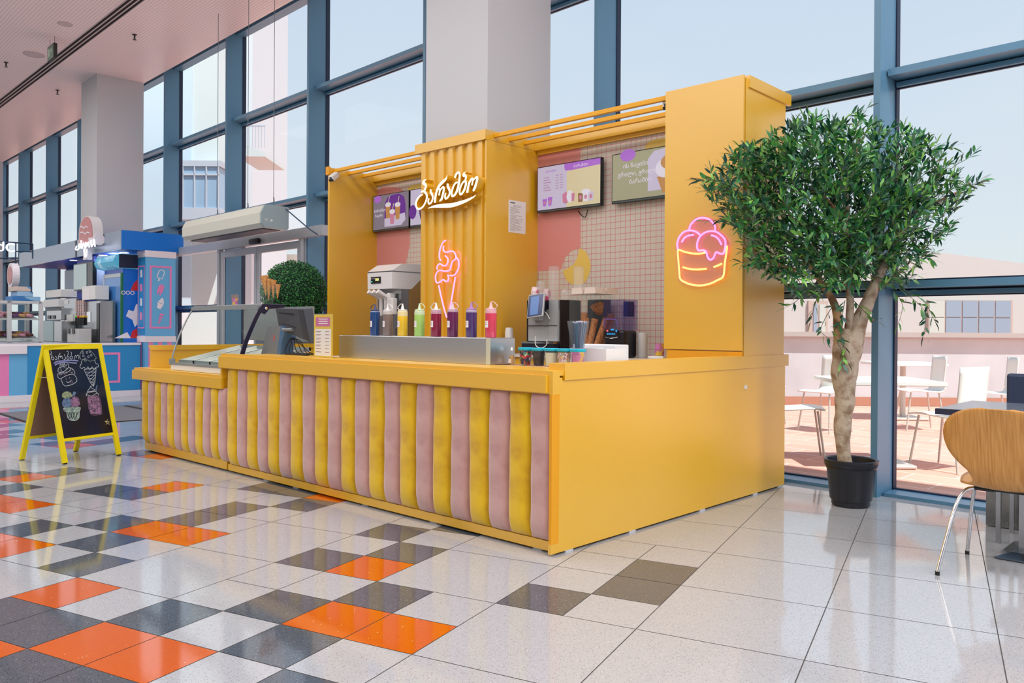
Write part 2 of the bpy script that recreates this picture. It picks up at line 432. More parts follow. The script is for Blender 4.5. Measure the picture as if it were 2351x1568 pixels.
# ---- ceiling fittings
SLB = mat('slot_black', (10, 8, 10), .9); SLW = mat('slot_frame', (196, 182, 182), .5)
mb = MB().box(-40, 6, 3.955, 4.135, 5.494, 5.5, SLW)
for y in (3.965, 4.025, 4.085): mb.box(-40, 6, y, y + .035, 5.4925, 5.494, SLB)
tag(mb.build('air_diffuser', SLB, frame='F', base=(-15, 4.05, 5.49)), 'long black linear slot diffuser crossing the pinkish ceiling', 'air vent')
SPK = mat('sprinkler_metal', (70, 66, 66), .4, .6)
first = None
for k, (q, lb) in enumerate((((14, 150), 'small sprinkler head at the far left under the ceiling, left of the slot diffuser'), ((132, 213), 'small sprinkler head on the ceiling nearest the white pillar'), ((309, 87), 'small sprinkler head on the ceiling, right of the slot diffuser and nearest the camera'))):
    p = on(q[0], q[1], 2, 5.45, 'F')
    if first is None:
        first = thing('sprinkler_head', lb, 'sprinkler', (p.x, p.y, 5.5), 'F', 'ceiling sprinklers')
        MB().lathe([(.035, 5.5), (.035, 5.492), (.012, 5.488), (.012, 5.44)], (p.x, p.y), 12).build('stem', SPK, first, smooth=30)
        MB().lathe([(.028, 5.425), (.028, 5.42)], (p.x, p.y), 12).tube([(p.x - .02, p.y, 5.445), (p.x - .02, p.y, 5.424)], .004, 6).tube([(p.x + .02, p.y, 5.445), (p.x + .02, p.y, 5.424)], .004, 6).build('deflector', SPK, first)
    else: copy_tree(first, loc=fr('F') @ Vector((p.x, p.y, 5.5)), label=lb)
for q, nm, lb, r in (((78, 125), 'speaker_grille', 'round flush disc in the ceiling beside the hanging exit sign', .16), ((150, 55), 'access_disc', 'small round flush disc in the ceiling near the top left corner', .10)):
    p = on(q[0], q[1], 2, 5.5, 'F')
    tag(MB().lathe([(r, 5.5), (r, 5.492), (r - .012, 5.489), (r - .016, 5.494)], (p.x, p.y), 24).build(nm, SLW, frame='F', base=(p.x, p.y, 5.5), smooth=40), lb, 'ceiling disc')
# hanging exit sign
p = on(116, 117, 1, 3.66, 'F')
EXG = mat('exit_green', (86, 112, 92), .4); EXD = mat('exit_side', (40, 46, 44), .5); EXW = mat('exit_white', (180, 205, 190), .4)
ex = thing('exit_sign', 'hanging green exit sign seen edge-on under the ceiling', 'sign', (p.x, p.y, p.z - .12), 'F')
MB().box(p.x - .16, p.x + .16, p.y, p.y + .05, p.z - .13, p.z + .09, EXD).build('sign_box', EXD, ex)
g = MB().box(p.x - .15, p.x + .15, p.y - .003, p.y, p.z - .12, p.z + .08, EXG)
g.poly([(p.x + .09, p.y - .0045, p.z), (p.x + .02, p.y - .0045, p.z - .035), (p.x + .02, p.y - .0045, p.z + .035)], EXW)
g.box(p.x - .05, p.x - .03, p.y - .0045, p.y - .003, p.z - .07, p.z + .02, EXW).box(p.x - .1, p.x - .07, p.y - .0045, p.y - .003, p.z - .07, p.z + .05, EXW)
g.build('sign_face', EXG, ex)
for dy in (-.12, .12): MB().tube([(p.x + dy, p.y + .025, p.z + .09), (p.x + dy, p.y + .025, 5.499)], .003, 5).build('suspension_wire', SPK, ex)
# ================================================================ the yellow kiosk (kiosk frame = world axes)
Y0 = 3.115; XR = -2.608; XS = -5.955; XL = -7.60
FOOT = mat('foot_grey', (190, 192, 196), .5); DARKIN = mat('toe_shadow_board', (36, 22, 12), .8)  # near-black toe board colour stands in for the shade under the counter
def cushion_mesh(w, z0, z1, seed):
    rnd = random.Random(seed); nu, nv = 10, 22; vs = []; fs = []
    d = .052; r = .10
    for j in range(nv + 1):
        t = j / nv; t = .5 - .5 * math.cos(PI * t) if True else t
        z = z0 + (z1 - z0) * t
        g = 1.0
        if z - z0 < r: g = math.sqrt(max(0, 1 - (1 - (z - z0) / r) ** 2)) * .9 + .1 * (z - z0) / r
        if z1 - z < .05: g = min(g, .55 + .45 * math.sqrt(max(0, 1 - (1 - (z1 - z) / .05) ** 2)))
        wob = .0035 * math.sin(z * 9 + seed) + .002 * math.sin(z * 23 + 2 * seed)
        for i in range(nu + 1):
            u = i / nu; s_ = 2 * u - 1
            f = (1 - abs(s_) ** 3.2) ** .55
            x = (u - .5) * (w + .004) + wob * (1 - abs(s_) * .2)
            vs.append((x, -(d * f * g) - .001 + .0015 * math.sin(z * 17 + u * 5 + seed), z))
    for j in range(nv):
        for i in range(nu):
            a = j * (nu + 1) + i; fs.append((a, a + 1, a + nu + 2, a + nu + 1))
    o = len(vs)
    for j in (0, nv):
        for i in (0, nu): vs.append((vs[j * (nu + 1) + i][0], .012, vs[j * (nu + 1) + i][2]))
    # sides, bottom, top and back so that it is a closed pad
    L = [j * (nu + 1) for j in range(nv + 1)]; R_ = [j * (nu + 1) + nu for j in range(nv + 1)]
    fs.append(tuple(L[::1]) + (o + 2, o)); fs.append(tuple(R_[::-1]) + (o + 1, o + 3))
    fs.append(tuple(range(nu, -1, -1)) + (o, o + 1)); fs.append(tuple(range(nv * (nu + 1), nv * (nu + 1) + nu + 1)) + (o + 3, o + 2))
    fs.append((o, o + 2, o + 3, o + 1))
    return vs, fs
def cushions(parent, xa, xb, n, z0, z1, first):
    w = (xb - xa) / n
    protos = {}
    for k in range(n):
        ykind = (k + first) % 2 == 0
        key = (ykind, k % 3)
        vs, fs = cushion_mesh(w, z0, z1, k * 1.7 + first)
        me = D.meshes.new('cushion'); b0 = BASE[parent][0]
        me.from_pydata([(p[0], p[1], p[2] - 0) for p in vs], [], fs); me.materials.append(VY if ykind else VP)
        for p in me.polygons: p.use_smooth = True
        o = D.objects.new('cushion', me); COL.objects.link(o); o.parent = parent
        o.location = (xa + w * (k + .5) - b0.x, Y0 - b0.y - .002, -b0.z); BASE[o] = BASE[parent]
        o['label'] = 'yellow velvet cushion' if ykind else 'dusty pink velvet cushion'
def feet(parent, pts):
    for x, y in pts: MB().box(x - .03, x + .03, y - .03, y + .03, 0, .012).build('foot', FOOT, parent)

# ---- low counter carrying the display case
lc = thing('display_counter', 'low left section of the yellow kiosk counter with narrow yellow and pink velvet pads', 'counter', (-6.7, 3.4, 0))
m = MB().box(-7.50, XS, Y0, Y0 + .02, .012, .70).box(-7.50, -7.48, Y0 + .02, 3.95, .012, .70).box(-7.48, XS, 3.93, 3.95, .012, .70)
m.box(-7.42, XS, Y0 - .012, Y0, .012, .085)
m.build('body', YEL, lc)
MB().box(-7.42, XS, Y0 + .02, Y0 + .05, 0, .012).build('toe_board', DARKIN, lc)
MB().box(-7.62, XS - .002, 3.066, 3.95, .722, .744).build('countertop', YEL, lc)
MB().box(-7.64, XS - .001, 3.054, 3.074, .640, .724).box(-7.64, -7.62, 3.074, 3.95, .640, .724).build('apron', YEL, lc)
cushions(lc, -7.47, -5.915, 12, .075, .645, 0)
feet(lc, ((-7.2, 3.17), (-6.9, 3.17), (-6.4, 3.17)))
# ---- service counter with side
sc_ = thing('service_counter', 'long high section of the yellow kiosk counter with wide velvet pads and a plain side', 'counter', (-4.2, 3.4, 0))
m = MB().box(-5.93, XR, Y0, Y0 + .02, .012, .88)
m.box(XR - .02, XR, Y0 + .02, 5.64, .012, .866).box(-5.955, -5.935, Y0 + .02, 3.6, .745, .88)
m.box(XS + .02, XR - .02, Y0 - .012, Y0, .012, .06)
m.box(XR - .018, XR, Y0 - .06, Y0, .012, .06)
m.build('body', YEL, sc_)
m = MB().box(XR - .016, XR + .0005, Y0 - .058, Y0, .06, .80)
m.build('edge_strip', YELD, sc_)
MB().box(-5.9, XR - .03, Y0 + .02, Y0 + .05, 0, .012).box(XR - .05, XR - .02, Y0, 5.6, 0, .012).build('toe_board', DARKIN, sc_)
m = MB().box(-5.985, -5.72, 3.062, 3.112, .890, .914).box(-5.72, XR, 3.062, 3.345, .890, .914)
m.build('countertop', YEL, sc_)
m = MB().box(-5.985, XR - .03, 3.044, 3.062, .806, .893).box(-5.985, XR, 3.062, 3.115, .800, .890).box(-5.985, -5.965, 3.062, 3.12, .64, .80)
m.build('apron', YEL, sc_)
m = MB().box(XR - .10, XR + .008, 3.146, 5.68, .867, .949)
m.build('side_rail', YEL, sc_)
MB().box(XR, XR + .012, 5.02, 5.045, .73, .755).build('door_stop', WHT, sc_)
cushions(sc_, -5.905, XR - .018, 22, .062, .806, 0)
feet(sc_, [(x, Y0 + .03) for x in (-5.4, -5.0, -4.2, -3.55, -2.75)] + [(XR - .03, y) for y in (3.2, 3.75, 4.5, 5.2, 5.58)])
WKT = mat('worktop', (206, 200, 192), .4)
tag(MB().box(-5.70, XR - .10, 3.36, 3.95, .862, .888, WKT).box(-5.70, XR - .12, 3.93, 3.95, .02, .862, YEL).box(-3.4, XR - .102, 3.95, 4.95, .862, .888, WKT).build('worktop', WKT, base=(-4, 3.6, 0)), 'inner worktop behind the high yellow counter front', 'worktop')

# ---- low partition at the left end
lw = thing('end_partition', 'low yellow partition closing the left end of the kiosk behind the display case', 'partition', (-7.45, 3.9, 0))
MB().box(-7.45, -7.42, 3.96, 4.95, 0, .93).box(-7.45, -7.42, 3.135, 3.96, .745, .93).build('panel', YEL, lw)
MB().box(-7.455, -7.405, 3.125, 4.95, .93, .95).box(-7.42, -7.405, 3.125, 4.95, .905, .93).build('cap', YEL, lw)

# ---- back structure: left wing, tiled walls, tower around the pillar, tall cabinet
YB = 5.60
wing = thing('wing_panel', 'tall yellow panel standing at the left end of the kiosk', 'panel', (-7.37, 5.3, 0))
MB().box(-7.385, -7.355, 4.975, 5.64, 0, 2.81).build('panel', YEL, wing)
MB().box(-7.40, -7.34, 4.955, 4.975, 2.735, 2.82).box(-7.40, -7.385, 4.975, 5.64, 2.735, 2.82).build('cap', YELD, wing)

def tiles_mat():
    m = D.materials.new('square_tiles'); m.use_nodes = True; n = m.node_tree; b = n.nodes['Principled BSDF']; b.inputs['Roughness'].default_value = .3
    g = n.nodes.new('ShaderNodeNewGeometry'); s = n.nodes.new('ShaderNodeSeparateXYZ'); n.links.new(g.outputs['Position'], s.inputs[0])
    def M(op, a, v=None, b2=None):
        q = n.nodes.new('ShaderNodeMath'); q.operation = op
        for i, w in enumerate((a, v if b2 is None else b2)):
            if w is None: continue
            if isinstance(w, (int, float)): q.inputs[i].default_value = w
            else: n.links.new(w, q.inputs[i])
        return q.outputs[0]
    P = .0505
    fx = M('FRACT', M('DIVIDE', M('ADD', s.outputs[0], 20.0), P)); fz = M('FRACT', M('DIVIDE', s.outputs[2], P))
    gx = M('LESS_THAN', fx, .075); gz = M('LESS_THAN', fz, .075); gg = M('MAXIMUM', gx, gz)
    x = n.nodes.new('ShaderNodeMix'); x.data_type = 'RGBA'; x.inputs[6].default_value = lin((206, 200, 186)); x.inputs[7].default_value = lin((206, 106, 118))
    n.links.new(gg, x.inputs[0]); n.links.new(x.outputs[2], b.inputs['Base Color'])
    return m
TIL = tiles_mat(); PNK = mat('wall_pink', (216, 142, 138), .35); WYE = mat('wall_yellow', (228, 196, 96), .4)
def wallshape(mb, pts, m, y):
    mb.poly([tuple(on(px, py, 1, y)) for px, py in pts], m)
tw = thing('tiled_wall', 'right-hand kiosk back wall of small white tiles with a pink field and a yellow patch', 'wall', (-4.1, 5.62, 0))
m = MB().box(-4.955, -3.2, YB, YB + .04, .9, 2.70, TIL)
wallshape(m, [(1230, 352), (1333, 334), (1333, 570), (1313, 576), (1298, 590.5), (1292, 606), (1290, 617), (1282, 621), (1230, 623)], PNK, YB - .0008)
wallshape(m, [(1331, 569), (1344, 577), (1353, 594), (1356.6, 609), (1353, 629), (1346, 644), (1337, 653), (1313, 653), (1301, 644), (1294, 629), (1292.5, 621), (1301.5, 617), (1316.5, 607.5), (1324.5, 594), (1328, 581)], WYE, YB - .0016)
wallshape(m, [(1478, 341), (1488, 326), (1503, 320), (1528, 316), (1545, 322), (1545, 345)], WYE, YB - .0016)
m.build('tile_face', None, tw)
MB().box(-4.955, -3.2, 5.545, YB + .04, 2.74, 2.775).box(-4.955, -3.2, 5.575, YB, 2.70, 2.74).box(-4.955, -3.2, 5.54, 5.56, 2.735, 2.81).build('cornice', YEL, tw)
MB().box(-4.955, -3.21, YB + .04, YB + .06, 0, 2.74).build('back_board', YEL, tw)
tw2 = thing('tiled_wall', 'left-hand kiosk back wall of small white tiles with a large pink shape behind the soft-serve machine', 'wall', (-6.6, 5.62, 0))
m = MB().box(-7.354, -5.95, YB, YB + .04, .9, 2.70, TIL)
wallshape(m, [(855, 446), (866, 436.5), (878, 430.5), (893, 428.5), (913, 430.5), (925, 436), (941, 462), (941, 563), (932.5, 600), (925, 650), (855, 650)], PNK, YB - .0008)
wallshape(m, [(935, 433), (945, 425), (958, 422.5), (975, 423), (975, 440), (935, 440)], WYE, YB - .0016)
m.build('tile_face', None, tw2)
MB().box(-7.354, -5.84, 5.545, YB + .04, 2.74, 2.775).box(-7.354, -5.84, 5.575, YB, 2.70, 2.74).box(-7.354, -5.84, 5.54, 5.56, 2.735, 2.81).build('cornice', YEL, tw2)
MB().box(-7.354, -5.95, YB + .04, YB + .06, 0, 2.74).build('back_board', YEL, tw2)

to = thing('column_casing', 'yellow ribbed casing around the pillar, carrying the glowing lettering and neon cone', 'casing', (-5.4, 4.95, 0))
MB().box(-5.82, -4.959, 4.955, 4.975, 0, 2.74).box(-4.979, -4.959, 4.975, 5.60, 0, 2.735).box(-5.84, -5.82, 4.955, 5.0, 0, 2.74).build('panel', YEL, to)
for k in range(7):
    x = -5.82 + .124 * k
    MB().prism([(x, 4.955), (x + .008, 4.93), (x + .060, 4.93), (x + .068, 4.955)], 2, 0, 2.74).build('rib', YEL, to)
MB().prism([(-4.985, 4.955), (-4.977, 4.93), (-4.959, 4.93), (-4.959, 4.955)], 2, 0, 2.74).build('rib', YEL, to)
MB().box(-5.885, -4.975, 4.912, 4.93, 2.735, 2.82).box(-5.885, -5.83, 4.93, 5.0, 2.735, 2.82).box(-4.975, -4.957, 4.912, 5.59, 2.737, 2.82).build('cap', YEL, to)
# tall cabinet
tcab = thing('tall_cabinet', 'tall yellow cabinet at the right end of the kiosk behind the neon bowl', 'cabinet', (-2.9, 5.3, 0))
MB().box(-3.205, XR - .012, 5.012, 5.60, 0.89, 2.80).build('carcass', YEL, tcab)
dd = MB().box(-3.215, XR - .003, 4.992, 5.010, .985, 2.815).build('door', YEL, tcab)
MB().box(-3.185, XR - .003, 4.996, 5.011, .89, .977).build('lower_panel', YELD, tcab)
MB().box(XR - .012, XR + .012, 5.05, 5.68, 2.742, 2.822).box(-3.2, XR - .012, 5.05, 5.62, 2.80, 2.822).build('cap', YEL, tcab)
MB().box(XR - .012, XR, 5.018, 5.615, .945, 2.80).build('side_panel', YEL, tcab)
# overhead bars
RD = mat('yellow_tube', (232, 166, 22), .35)
for nm, xa, xb, lb in (('r', -4.957, -3.217, 'set of three yellow overhead bars spanning from the ribbed casing to the tall cabinet'), ('l', -7.353, -5.84, 'set of three yellow overhead bars spanning from the left wing to the ribbed casing')):
    pg = thing('overhead_bars', lb, 'bars', ((xa + xb) / 2, 5.22, 2.78), group=None)
    for y in (5.03, 5.22, 5.41):
        MB().rbox(xa, xb, y - .016, y + .016, 2.765, 2.800, .004).build('bar', RD, pg)

# ---- glowing lettering: white faces, yellow returns
SGN = mat('letter_glow', (255, 250, 235), .5, emit=(255, 240, 205), es=1.25)
YS_ = 4.85
sg = thing('lettering_sign', 'glowing white script lettering with yellow sides on the ribbed casing', 'sign', (-5.4, 4.9, 2.2))
def zp(x, y, s=13.83, ox=945, oy=385): return on(ox + x / s, oy + y / s, 1, YS_)
LET = [
 ('letter', [([(470,370),(400,420),(370,475),(430,530),(455,600),(400,740)], [14,60,95,80,72,66]), ([(296,785),(350,748),(430,780),(480,880),(470,1010),(415,1150),(330,1265),(220,1310),(150,1240),(140,1120),(185,1000),(265,900),(350,850)], [50,55,66,72,66,56,52,52,60,66,62,48,34])]),
 ('letter', [([(615,690),(600,760),(650,850),(672,950),(650,1050),(600,1130),(550,1140),(525,1080),(548,970)], [64,66,70,66,60,50,52,56,50])]),
 ('letter', [([(1132,240),(1085,360),(960,480),(860,600),(800,740),(760,900),(735,1110)], [10,64,92,84,76,78,76]), ([(830,700),(880,665),(890,740),(866,880)], [40,44,56,50]), ([(880,770),(950,655),(1010,620),(1020,700),(980,900),(945,1000),(885,1060)], [36,50,60,70,78,80,36])]),
 ('letter', [([(1152,505),(1140,580),(1190,680),(1212,780),(1185,880),(1130,960),(1080,980),(1058,920),(1082,800)], [72,72,76,72,64,54,54,58,52])]),
 ('letter', [([(1375,320),(1410,220),(1470,155),(1520,190),(1520,330),(1500,500),(1450,700),(1380,850),(1300,905),(1270,850),(1290,700),(1350,550),(1420,475),(1490,475)], [76,66,60,66,76,80,78,66,56,60,62,56,46,40])]),
 ('letter', [([(1715,130),(1655,190),(1650,240),(1712,250),(1720,320),(1700,400),(1620,480),(1550,620),(1520,760),(1550,845),(1610,805),(1680,680),(1720,540),(1720,440),(1700,390)], [12,50,84,70,66,60,54,60,64,58,60,72,72,64,54])]),
 ('letter', [([(1765,795),(1790,640),(1830,480),(1900,355),(1935,360),(1932,450),(1915,560)], [78,74,66,54,54,52,48]), ([(1930,440),(1990,355),(2060,305),(2085,350),(2050,500),(2000,650),(1950,740)], [34,46,58,74,80,80,60])]),
 ('underline', [([(515,1290),(700,1235),(950,1210),(1250,1195),(1500,1130),(1750,1040),(1950,940),(2045,860)], [8,62,108,112,100,70,42,6])])]
NY = Vector((0, -1, 0))
for nm, strokes in LET:
    mb = MB()
    for pts, ws in strokes:
        P = cat_rom([zp(*p) for p in pts], 4)
        wv = cat_rom([Vector((w, 0, 0)) for w in ws], 4)
        ribbon(mb, P, [max(.002, q.x * .00032) for q in wv], NY, SGN, depth=.082, back=YEL)
    mb.build(nm, None, sg)
# ---- neon cone and neon bowl
NPK = mat('neon_pink', (255, 170, 250), .4, emit=(255, 120, 240), es=1.9)
NPU = mat('neon_violet', (240, 160, 255), .4, emit=(236, 120, 255), es=1.8)
NYE = mat('neon_amber', (255, 220, 140), .4, emit=(255, 196, 92), es=1.9)
ACR = glassmat('acrylic_backing', (250, 236, 240), .15, body=.10, bodyc=(255, 235, 240))
nc = thing('neon_cone', 'pink neon tube ice cream cone on the ribbed casing', 'neon sign', (-5.35, 4.91, 1.5))
CO = [[(310,95),(260,130),(210,240),(190,350),(195,430),(222,470)], [(270,200),(265,270),(310,315),(400,295),(460,310),(495,380),(490,440),(430,490),(400,600),(370,650),(300,665),(200,650),(150,680),(120,760),(130,860),(170,880),(220,850),(265,820),(310,855),(350,840),(360,780),(345,735)],
 [(295,380),(345,430),(345,510),(290,570),(200,530),(155,570),(148,630)], [(505,410),(545,470),(550,570),(520,670),(460,740),(385,745)], [(180,930),(230,1160),(290,1400),(330,1520)], [(485,770),(440,1050),(385,1370),(345,1500)]]
for k, st in enumerate(CO):
    MB().tube(cat_rom([on(985 + x / 8.044, 540 + y / 8.044, 1, 4.90) for x, y in st], 4), .0062, 6).build('tube', NPK, nc, smooth=60)
for x, y in ((325, 345), (400, 670), (285, 1460)):
    p = on(985 + x / 8.044, 540 + y / 8.044, 1, 4.90); MB().tube([(p.x, 4.90, p.z), (p.x, 4.956, p.z)], .004, 6).build('standoff', CHR, nc)
nb = thing('neon_bowl', 'amber and violet neon bowl with three scoops on the tall cabinet door', 'neon sign', (-2.9, 4.98, 1.65))
def bp(x, y, yy=4.965): return on(1540 + x / 8.713, 485 + y / 8.713, 1, yy)
PU = [[(370,370),(400,270),(500,170),(620,130),(760,160),(850,240),(890,320),(880,400)], [(140,760),(130,650),(170,520),(270,410),(400,385),(520,420),(600,490)], [(220,620),(270,540),(350,490),(460,470)],
 [(560,790),(530,740),(530,640),(570,530),(660,440),(780,400),(900,410),(1010,480),(1090,580),(1090,700),(1060,830),(1000,850),(910,820),(880,870),(850,940),(790,970),(740,920),(710,820),(650,780),(560,790)], [(810,480),(900,510),(970,580),(1015,670)]]
AM = [[(680,830),(550,850),(400,840),(270,810),(170,775),(140,800),(150,950),(170,1200),(190,1350),(280,1420),(420,1470),(600,1485),(780,1450),(930,1380),(1050,1300),(1080,1050),(1110,850),(1130,690)], [(240,1120),(400,1160),(560,1165),(710,1150)], [(860,1115),(930,1090),(1020,1050)]]
for st in PU: MB().tube(cat_rom([bp(*q) for q in st], 4), .0062, 6).build('tube', NPU, nb, smooth=60)
for st in AM: MB().tube(cat_rom([bp(*q) for q in st], 4), .0062, 6).build('tube', NYE, nb, smooth=60)
out = [(100,700),(130,520),(240,400),(330,360),(370,240),(500,120),(640,90),(800,130),(900,240),(940,390),(1060,470),(1130,600),(1170,680),(1150,900),(1120,1200),(1090,1330),(960,1420),(800,1490),(600,1525),(400,1510),(240,1450),(150,1380),(130,1200),(110,950)]
o3 = [bp(x, y, 4.978) for x, y in out]
MB().prism([(p.x, p.z) for p in o3], 1, 4.975, 4.979).build('backing_plate', ACR, nb)
for x, y in ((380, 440), (680, 860), (1020, 1250)):
    p = bp(x, y); MB().tube([(p.x, 4.972, p.z), (p.x, 4.992, p.z)], .005, 8).build('standoff', CHR, nb)

# ---- notice sheet on the casing side
pp = [on(*q, 0, -4.957) for q in ((1168, 458), (1207, 463), (1208, 538), (1169, 534))]
PAP = mat('paper', (232, 228, 226), .7); INK = mat('ink', (90, 88, 96), .8)
mb = MB().box(-4.9588, -4.957, pp[0].y, pp[1].y, pp[2].z, pp[0].z, PAP)
ya, yb, za, zb = pp[0].y, pp[1].y, pp[2].z, pp[0].z
rnd = random.Random(3)
mb.box(-4.957, -4.9566, ya + .02, ya + .08, zb - .028, zb - .018, INK)
for i in range(24):
    z = zb - .045 - i * .0098; l = rnd.uniform(.05, .17) if i > 1 else .1
    x0 = ya + (.02 if i > 1 else .06)
    mb.box(-4.957, -4.9566, x0, x0 + l, z, z + .0022, INK)
tag(mb.build('notice_sheet', PAP, base=(-4.9575, (ya + yb) / 2, (za + zb) / 2)), 'white printed notice sheet on the yellow side of the ribbed casing', 'notice')
# ================================================================ things on and in the kiosk
def lathe_thing(name, lb, cat, x, y, prof, m, group=None, seg=20, sm=35):
    o = MB().lathe(prof, (x, y), seg).build(name, m, base=(x, y, prof[0][1]), smooth=sm)
    return tag(o, lb, cat, group)
# ---- stainless topping chiller on the counter
STB = mat('brushed_steel', (206, 210, 214), .34, 1, bump=(3, .25))
x0, x1, y0, y1 = -4.755, -3.282, 3.30, 3.51
tc_ = thing('topping_chiller', 'long low stainless steel box standing on the high counter', 'chiller', (-4, 3.4, .914))
MB().rbox(x0, x1, y0, y1, .9145, 1.069, .004, STB).build('body', STB, tc_)
MB().box(x1 - .03, x1 + .0015, y0 - .0015, y0 + .001, .915, 1.069).build('edge_strip', mat('pale_strip', (206, 212, 196), .4, .4), tc_)
# ---- eight squeeze bottles
def bottle(px, rgb, label, side, tip=(226, 224, 222), fill=.86, Y=3.41, first=None):
    p = on(px, 770, 1, Y); x = p.x; z0 = 1.0695; r = .0335
    t = thing('squeeze_bottle', label, 'bottle', (x, Y, z0), group='squeeze bottles on the steel chiller')
    b = mat('bottle_%s' % '_'.join(map(str, rgb)), rgb, .22, sheen=0, coat=.3)
    top = tuple(int(c * .35 + 225 * .65) for c in rgb)
    b2 = mat('bottle_top_%s' % '_'.join(map(str, rgb)), top, .3)
    h = .165; zf = z0 + h * fill
    MB().lathe([(r - .003, z0), (r, z0 + .004), (r, zf)], (x, Y), 20).build('bottle_body', b, t, smooth=40)
    MB().lathe([(r, zf), (r, z0 + h - .006), (r - .006, z0 + h)], (x, Y), 20).build('bottle_shoulder', b2, t, smooth=40)
    c = mat('nozzle_%s' % '_'.join(map(str, tip)), tip, .35)
    MB().lathe([(r - .003, z0 + h), (r - .003, z0 + h + .006), (.012, z0 + h + .010), (.0085, z0 + h + .025), (.004, z0 + h + .045)], (x, Y), 14).build('nozzle', c, t, smooth=35)
    pts = [(x, Y, z0 + h + .044)]
    for k in range(9):
        a = PI * k / 8; pts.append((x + side * (.022 + .018 * (1 - math.cos(a)) / 1.0 - .018 * (1 if k > 6 else 0)), Y, z0 + h + .044 - .044 * (k / 8) + .010 * math.sin(a)))
    MB().tube(cat_rom(pts, 2), .0028, 6).build('cap_strap', c, t, smooth=60)
    lp = [(x + (r + .0006) * math.cos(a), Y + (r + .0006) * math.sin(a)) for a in [math.radians(q) for q in range(-150, -60, 15)]]
    LW = mat('label_white', (234, 226, 232), .6); LT = mat('label_text', (110, 90, 120), .7)
    m = MB()
    for i in range(len(lp) - 1):
        (ax, ay), (bx, by) = lp[i], lp[i + 1]
        m.add([(ax, ay, z0 + .058), (bx, by, z0 + .058), (bx, by, z0 + .098), (ax, ay, z0 + .098)], [(0, 1, 2, 3)], LW)
        if 0 < i < 4:
            k = 1.012
            for zz in (.084, .074):
                m.add([(x + (ax - x) * k, Y + (ay - Y) * k, z0 + zz), (x + (bx - x) * k, Y + (by - Y) * k, z0 + zz), (x + (bx - x) * k, Y + (by - Y) * k, z0 + zz + .003), (x + (ax - x) * k, Y + (ay - Y) * k, z0 + zz + .003)], [(0, 1, 2, 3)], LT)
    m.build('label_sticker', None, t)
bottle(861, (14, 66, 126), 'dark blue syrup squeeze bottle, leftmost on the steel chiller', -1, (60, 70, 110), 1.0 - .04)
bottle(890, (126, 110, 104), 'grey-brown syrup squeeze bottle on the steel chiller', 1)
bottle(924, (240, 196, 40), 'yellow syrup squeeze bottle on the steel chiller', -1, fill=.78)
bottle(963, (168, 212, 108), 'pale green syrup squeeze bottle on the steel chiller', 1, (206, 226, 190), fill=.84)
bottle(1001, (140, 14, 60), 'crimson syrup squeeze bottle with white shoulder on the steel chiller', -1)
bottle(1039, (104, 22, 80), 'plum syrup squeeze bottle beside the crimson one on the steel chiller', 1, (220, 196, 204), fill=.92)
bottle(1082, (74, 46, 108), 'violet syrup squeeze bottle, second from the right on the steel chiller', 1, (176, 130, 190), fill=.9)
bottle(1127, (206, 58, 88), 'coral pink syrup squeeze bottle, rightmost on the steel chiller', 1, (232, 190, 196), fill=.86)

# ---- display case with curved glass
GREY = mat('case_grey', (150, 156, 158), .35, .4); CWH = mat('case_white', (226, 226, 220), .35); CNV = mat('case_navy', (22, 22, 52), .3)
gx0, gx1 = -7.0, -5.862
curve = [(3.135, .800), (3.145, .873), (3.170, .955), (3.200, 1.040), (3.250, 1.150), (3.295, 1.235), (3.338, 1.295)]
dc = thing('display_case', 'ice cream display case with curved glass front on the low yellow counter', 'display case', (-6.4, 3.4, .745))
MB().rbox(gx0, gx1, 3.125, 3.88, .745, .798, .006).build('base', CWH, dc)
MB().box(gx0 - .002, gx1, 3.121, 3.14, .792, .812).box(gx0 - .012, gx0 + .012, 3.115, 3.16, .79, .84).build('base_trim', GREY, dc)
m = MB().box(gx0 + .01, gx1 - .01, 3.30, 3.335, 1.262, 1.292).rbox(gx0, gx1, 3.33, 3.50, 1.285, 1.303, .004)
m.build('top_rail', GREY, dc)
pp = cat_rom([Vector((0, a, b)) for a, b in curve], 4)
m = MB()
for i in range(len(pp) - 1):
    a, b_ = pp[i], pp[i + 1]
    m.add([(gx0, a.y, a.z), (gx1, a.y, a.z), (gx1, b_.y, b_.z), (gx0, b_.y, b_.z), (gx0, a.y + .006, a.z), (gx1, a.y + .006, a.z), (gx1, b_.y + .006, b_.z), (gx0, b_.y + .006, b_.z)], [(0, 1, 2, 3), (7, 6, 5, 4)])
m.build('front_glass', GLS, dc)
MB().tube([(gx0, p.y, p.z) for p in pp], .008, 6).build('side_frame', GREY, dc, smooth=60)
m = MB()
for i in range(len(pp) - 1):
    a, b_ = pp[i], pp[i + 1]
    m.prism([(a.y, a.z), (a.y + .035, a.z), (b_.y + .035, b_.z), (b_.y, b_.z)], 0, gx1, gx1 + .012)
m.prism([(3.30, 1.25), (3.34, 1.302), (3.52, 1.302), (3.54, 1.275), (3.40, 1.265), (3.36, 1.22)], 0, gx1 - .002, gx1 + .014)
m.build('side_frame', CNV, dc, smooth=50)['label'] = 'dark navy curved side frame'
for xx in (gx0 + .004, gx1 - .006):
    m = MB().prism([(3.15, .80)] + [(p.y + .01, p.z) for p in pp] + [(3.84, 1.29), (3.84, .80)], 0, xx, xx + .004)
    m.build('side_glass', GLS, dc)
MB().box(gx0 + .01, gx1 - .01, 3.80, 3.83, 1.0, 1.295).box(gx0 + .01, gx0 + .03, 3.50, 3.82, 1.28, 1.295).build('rear_frame', GREY, dc)
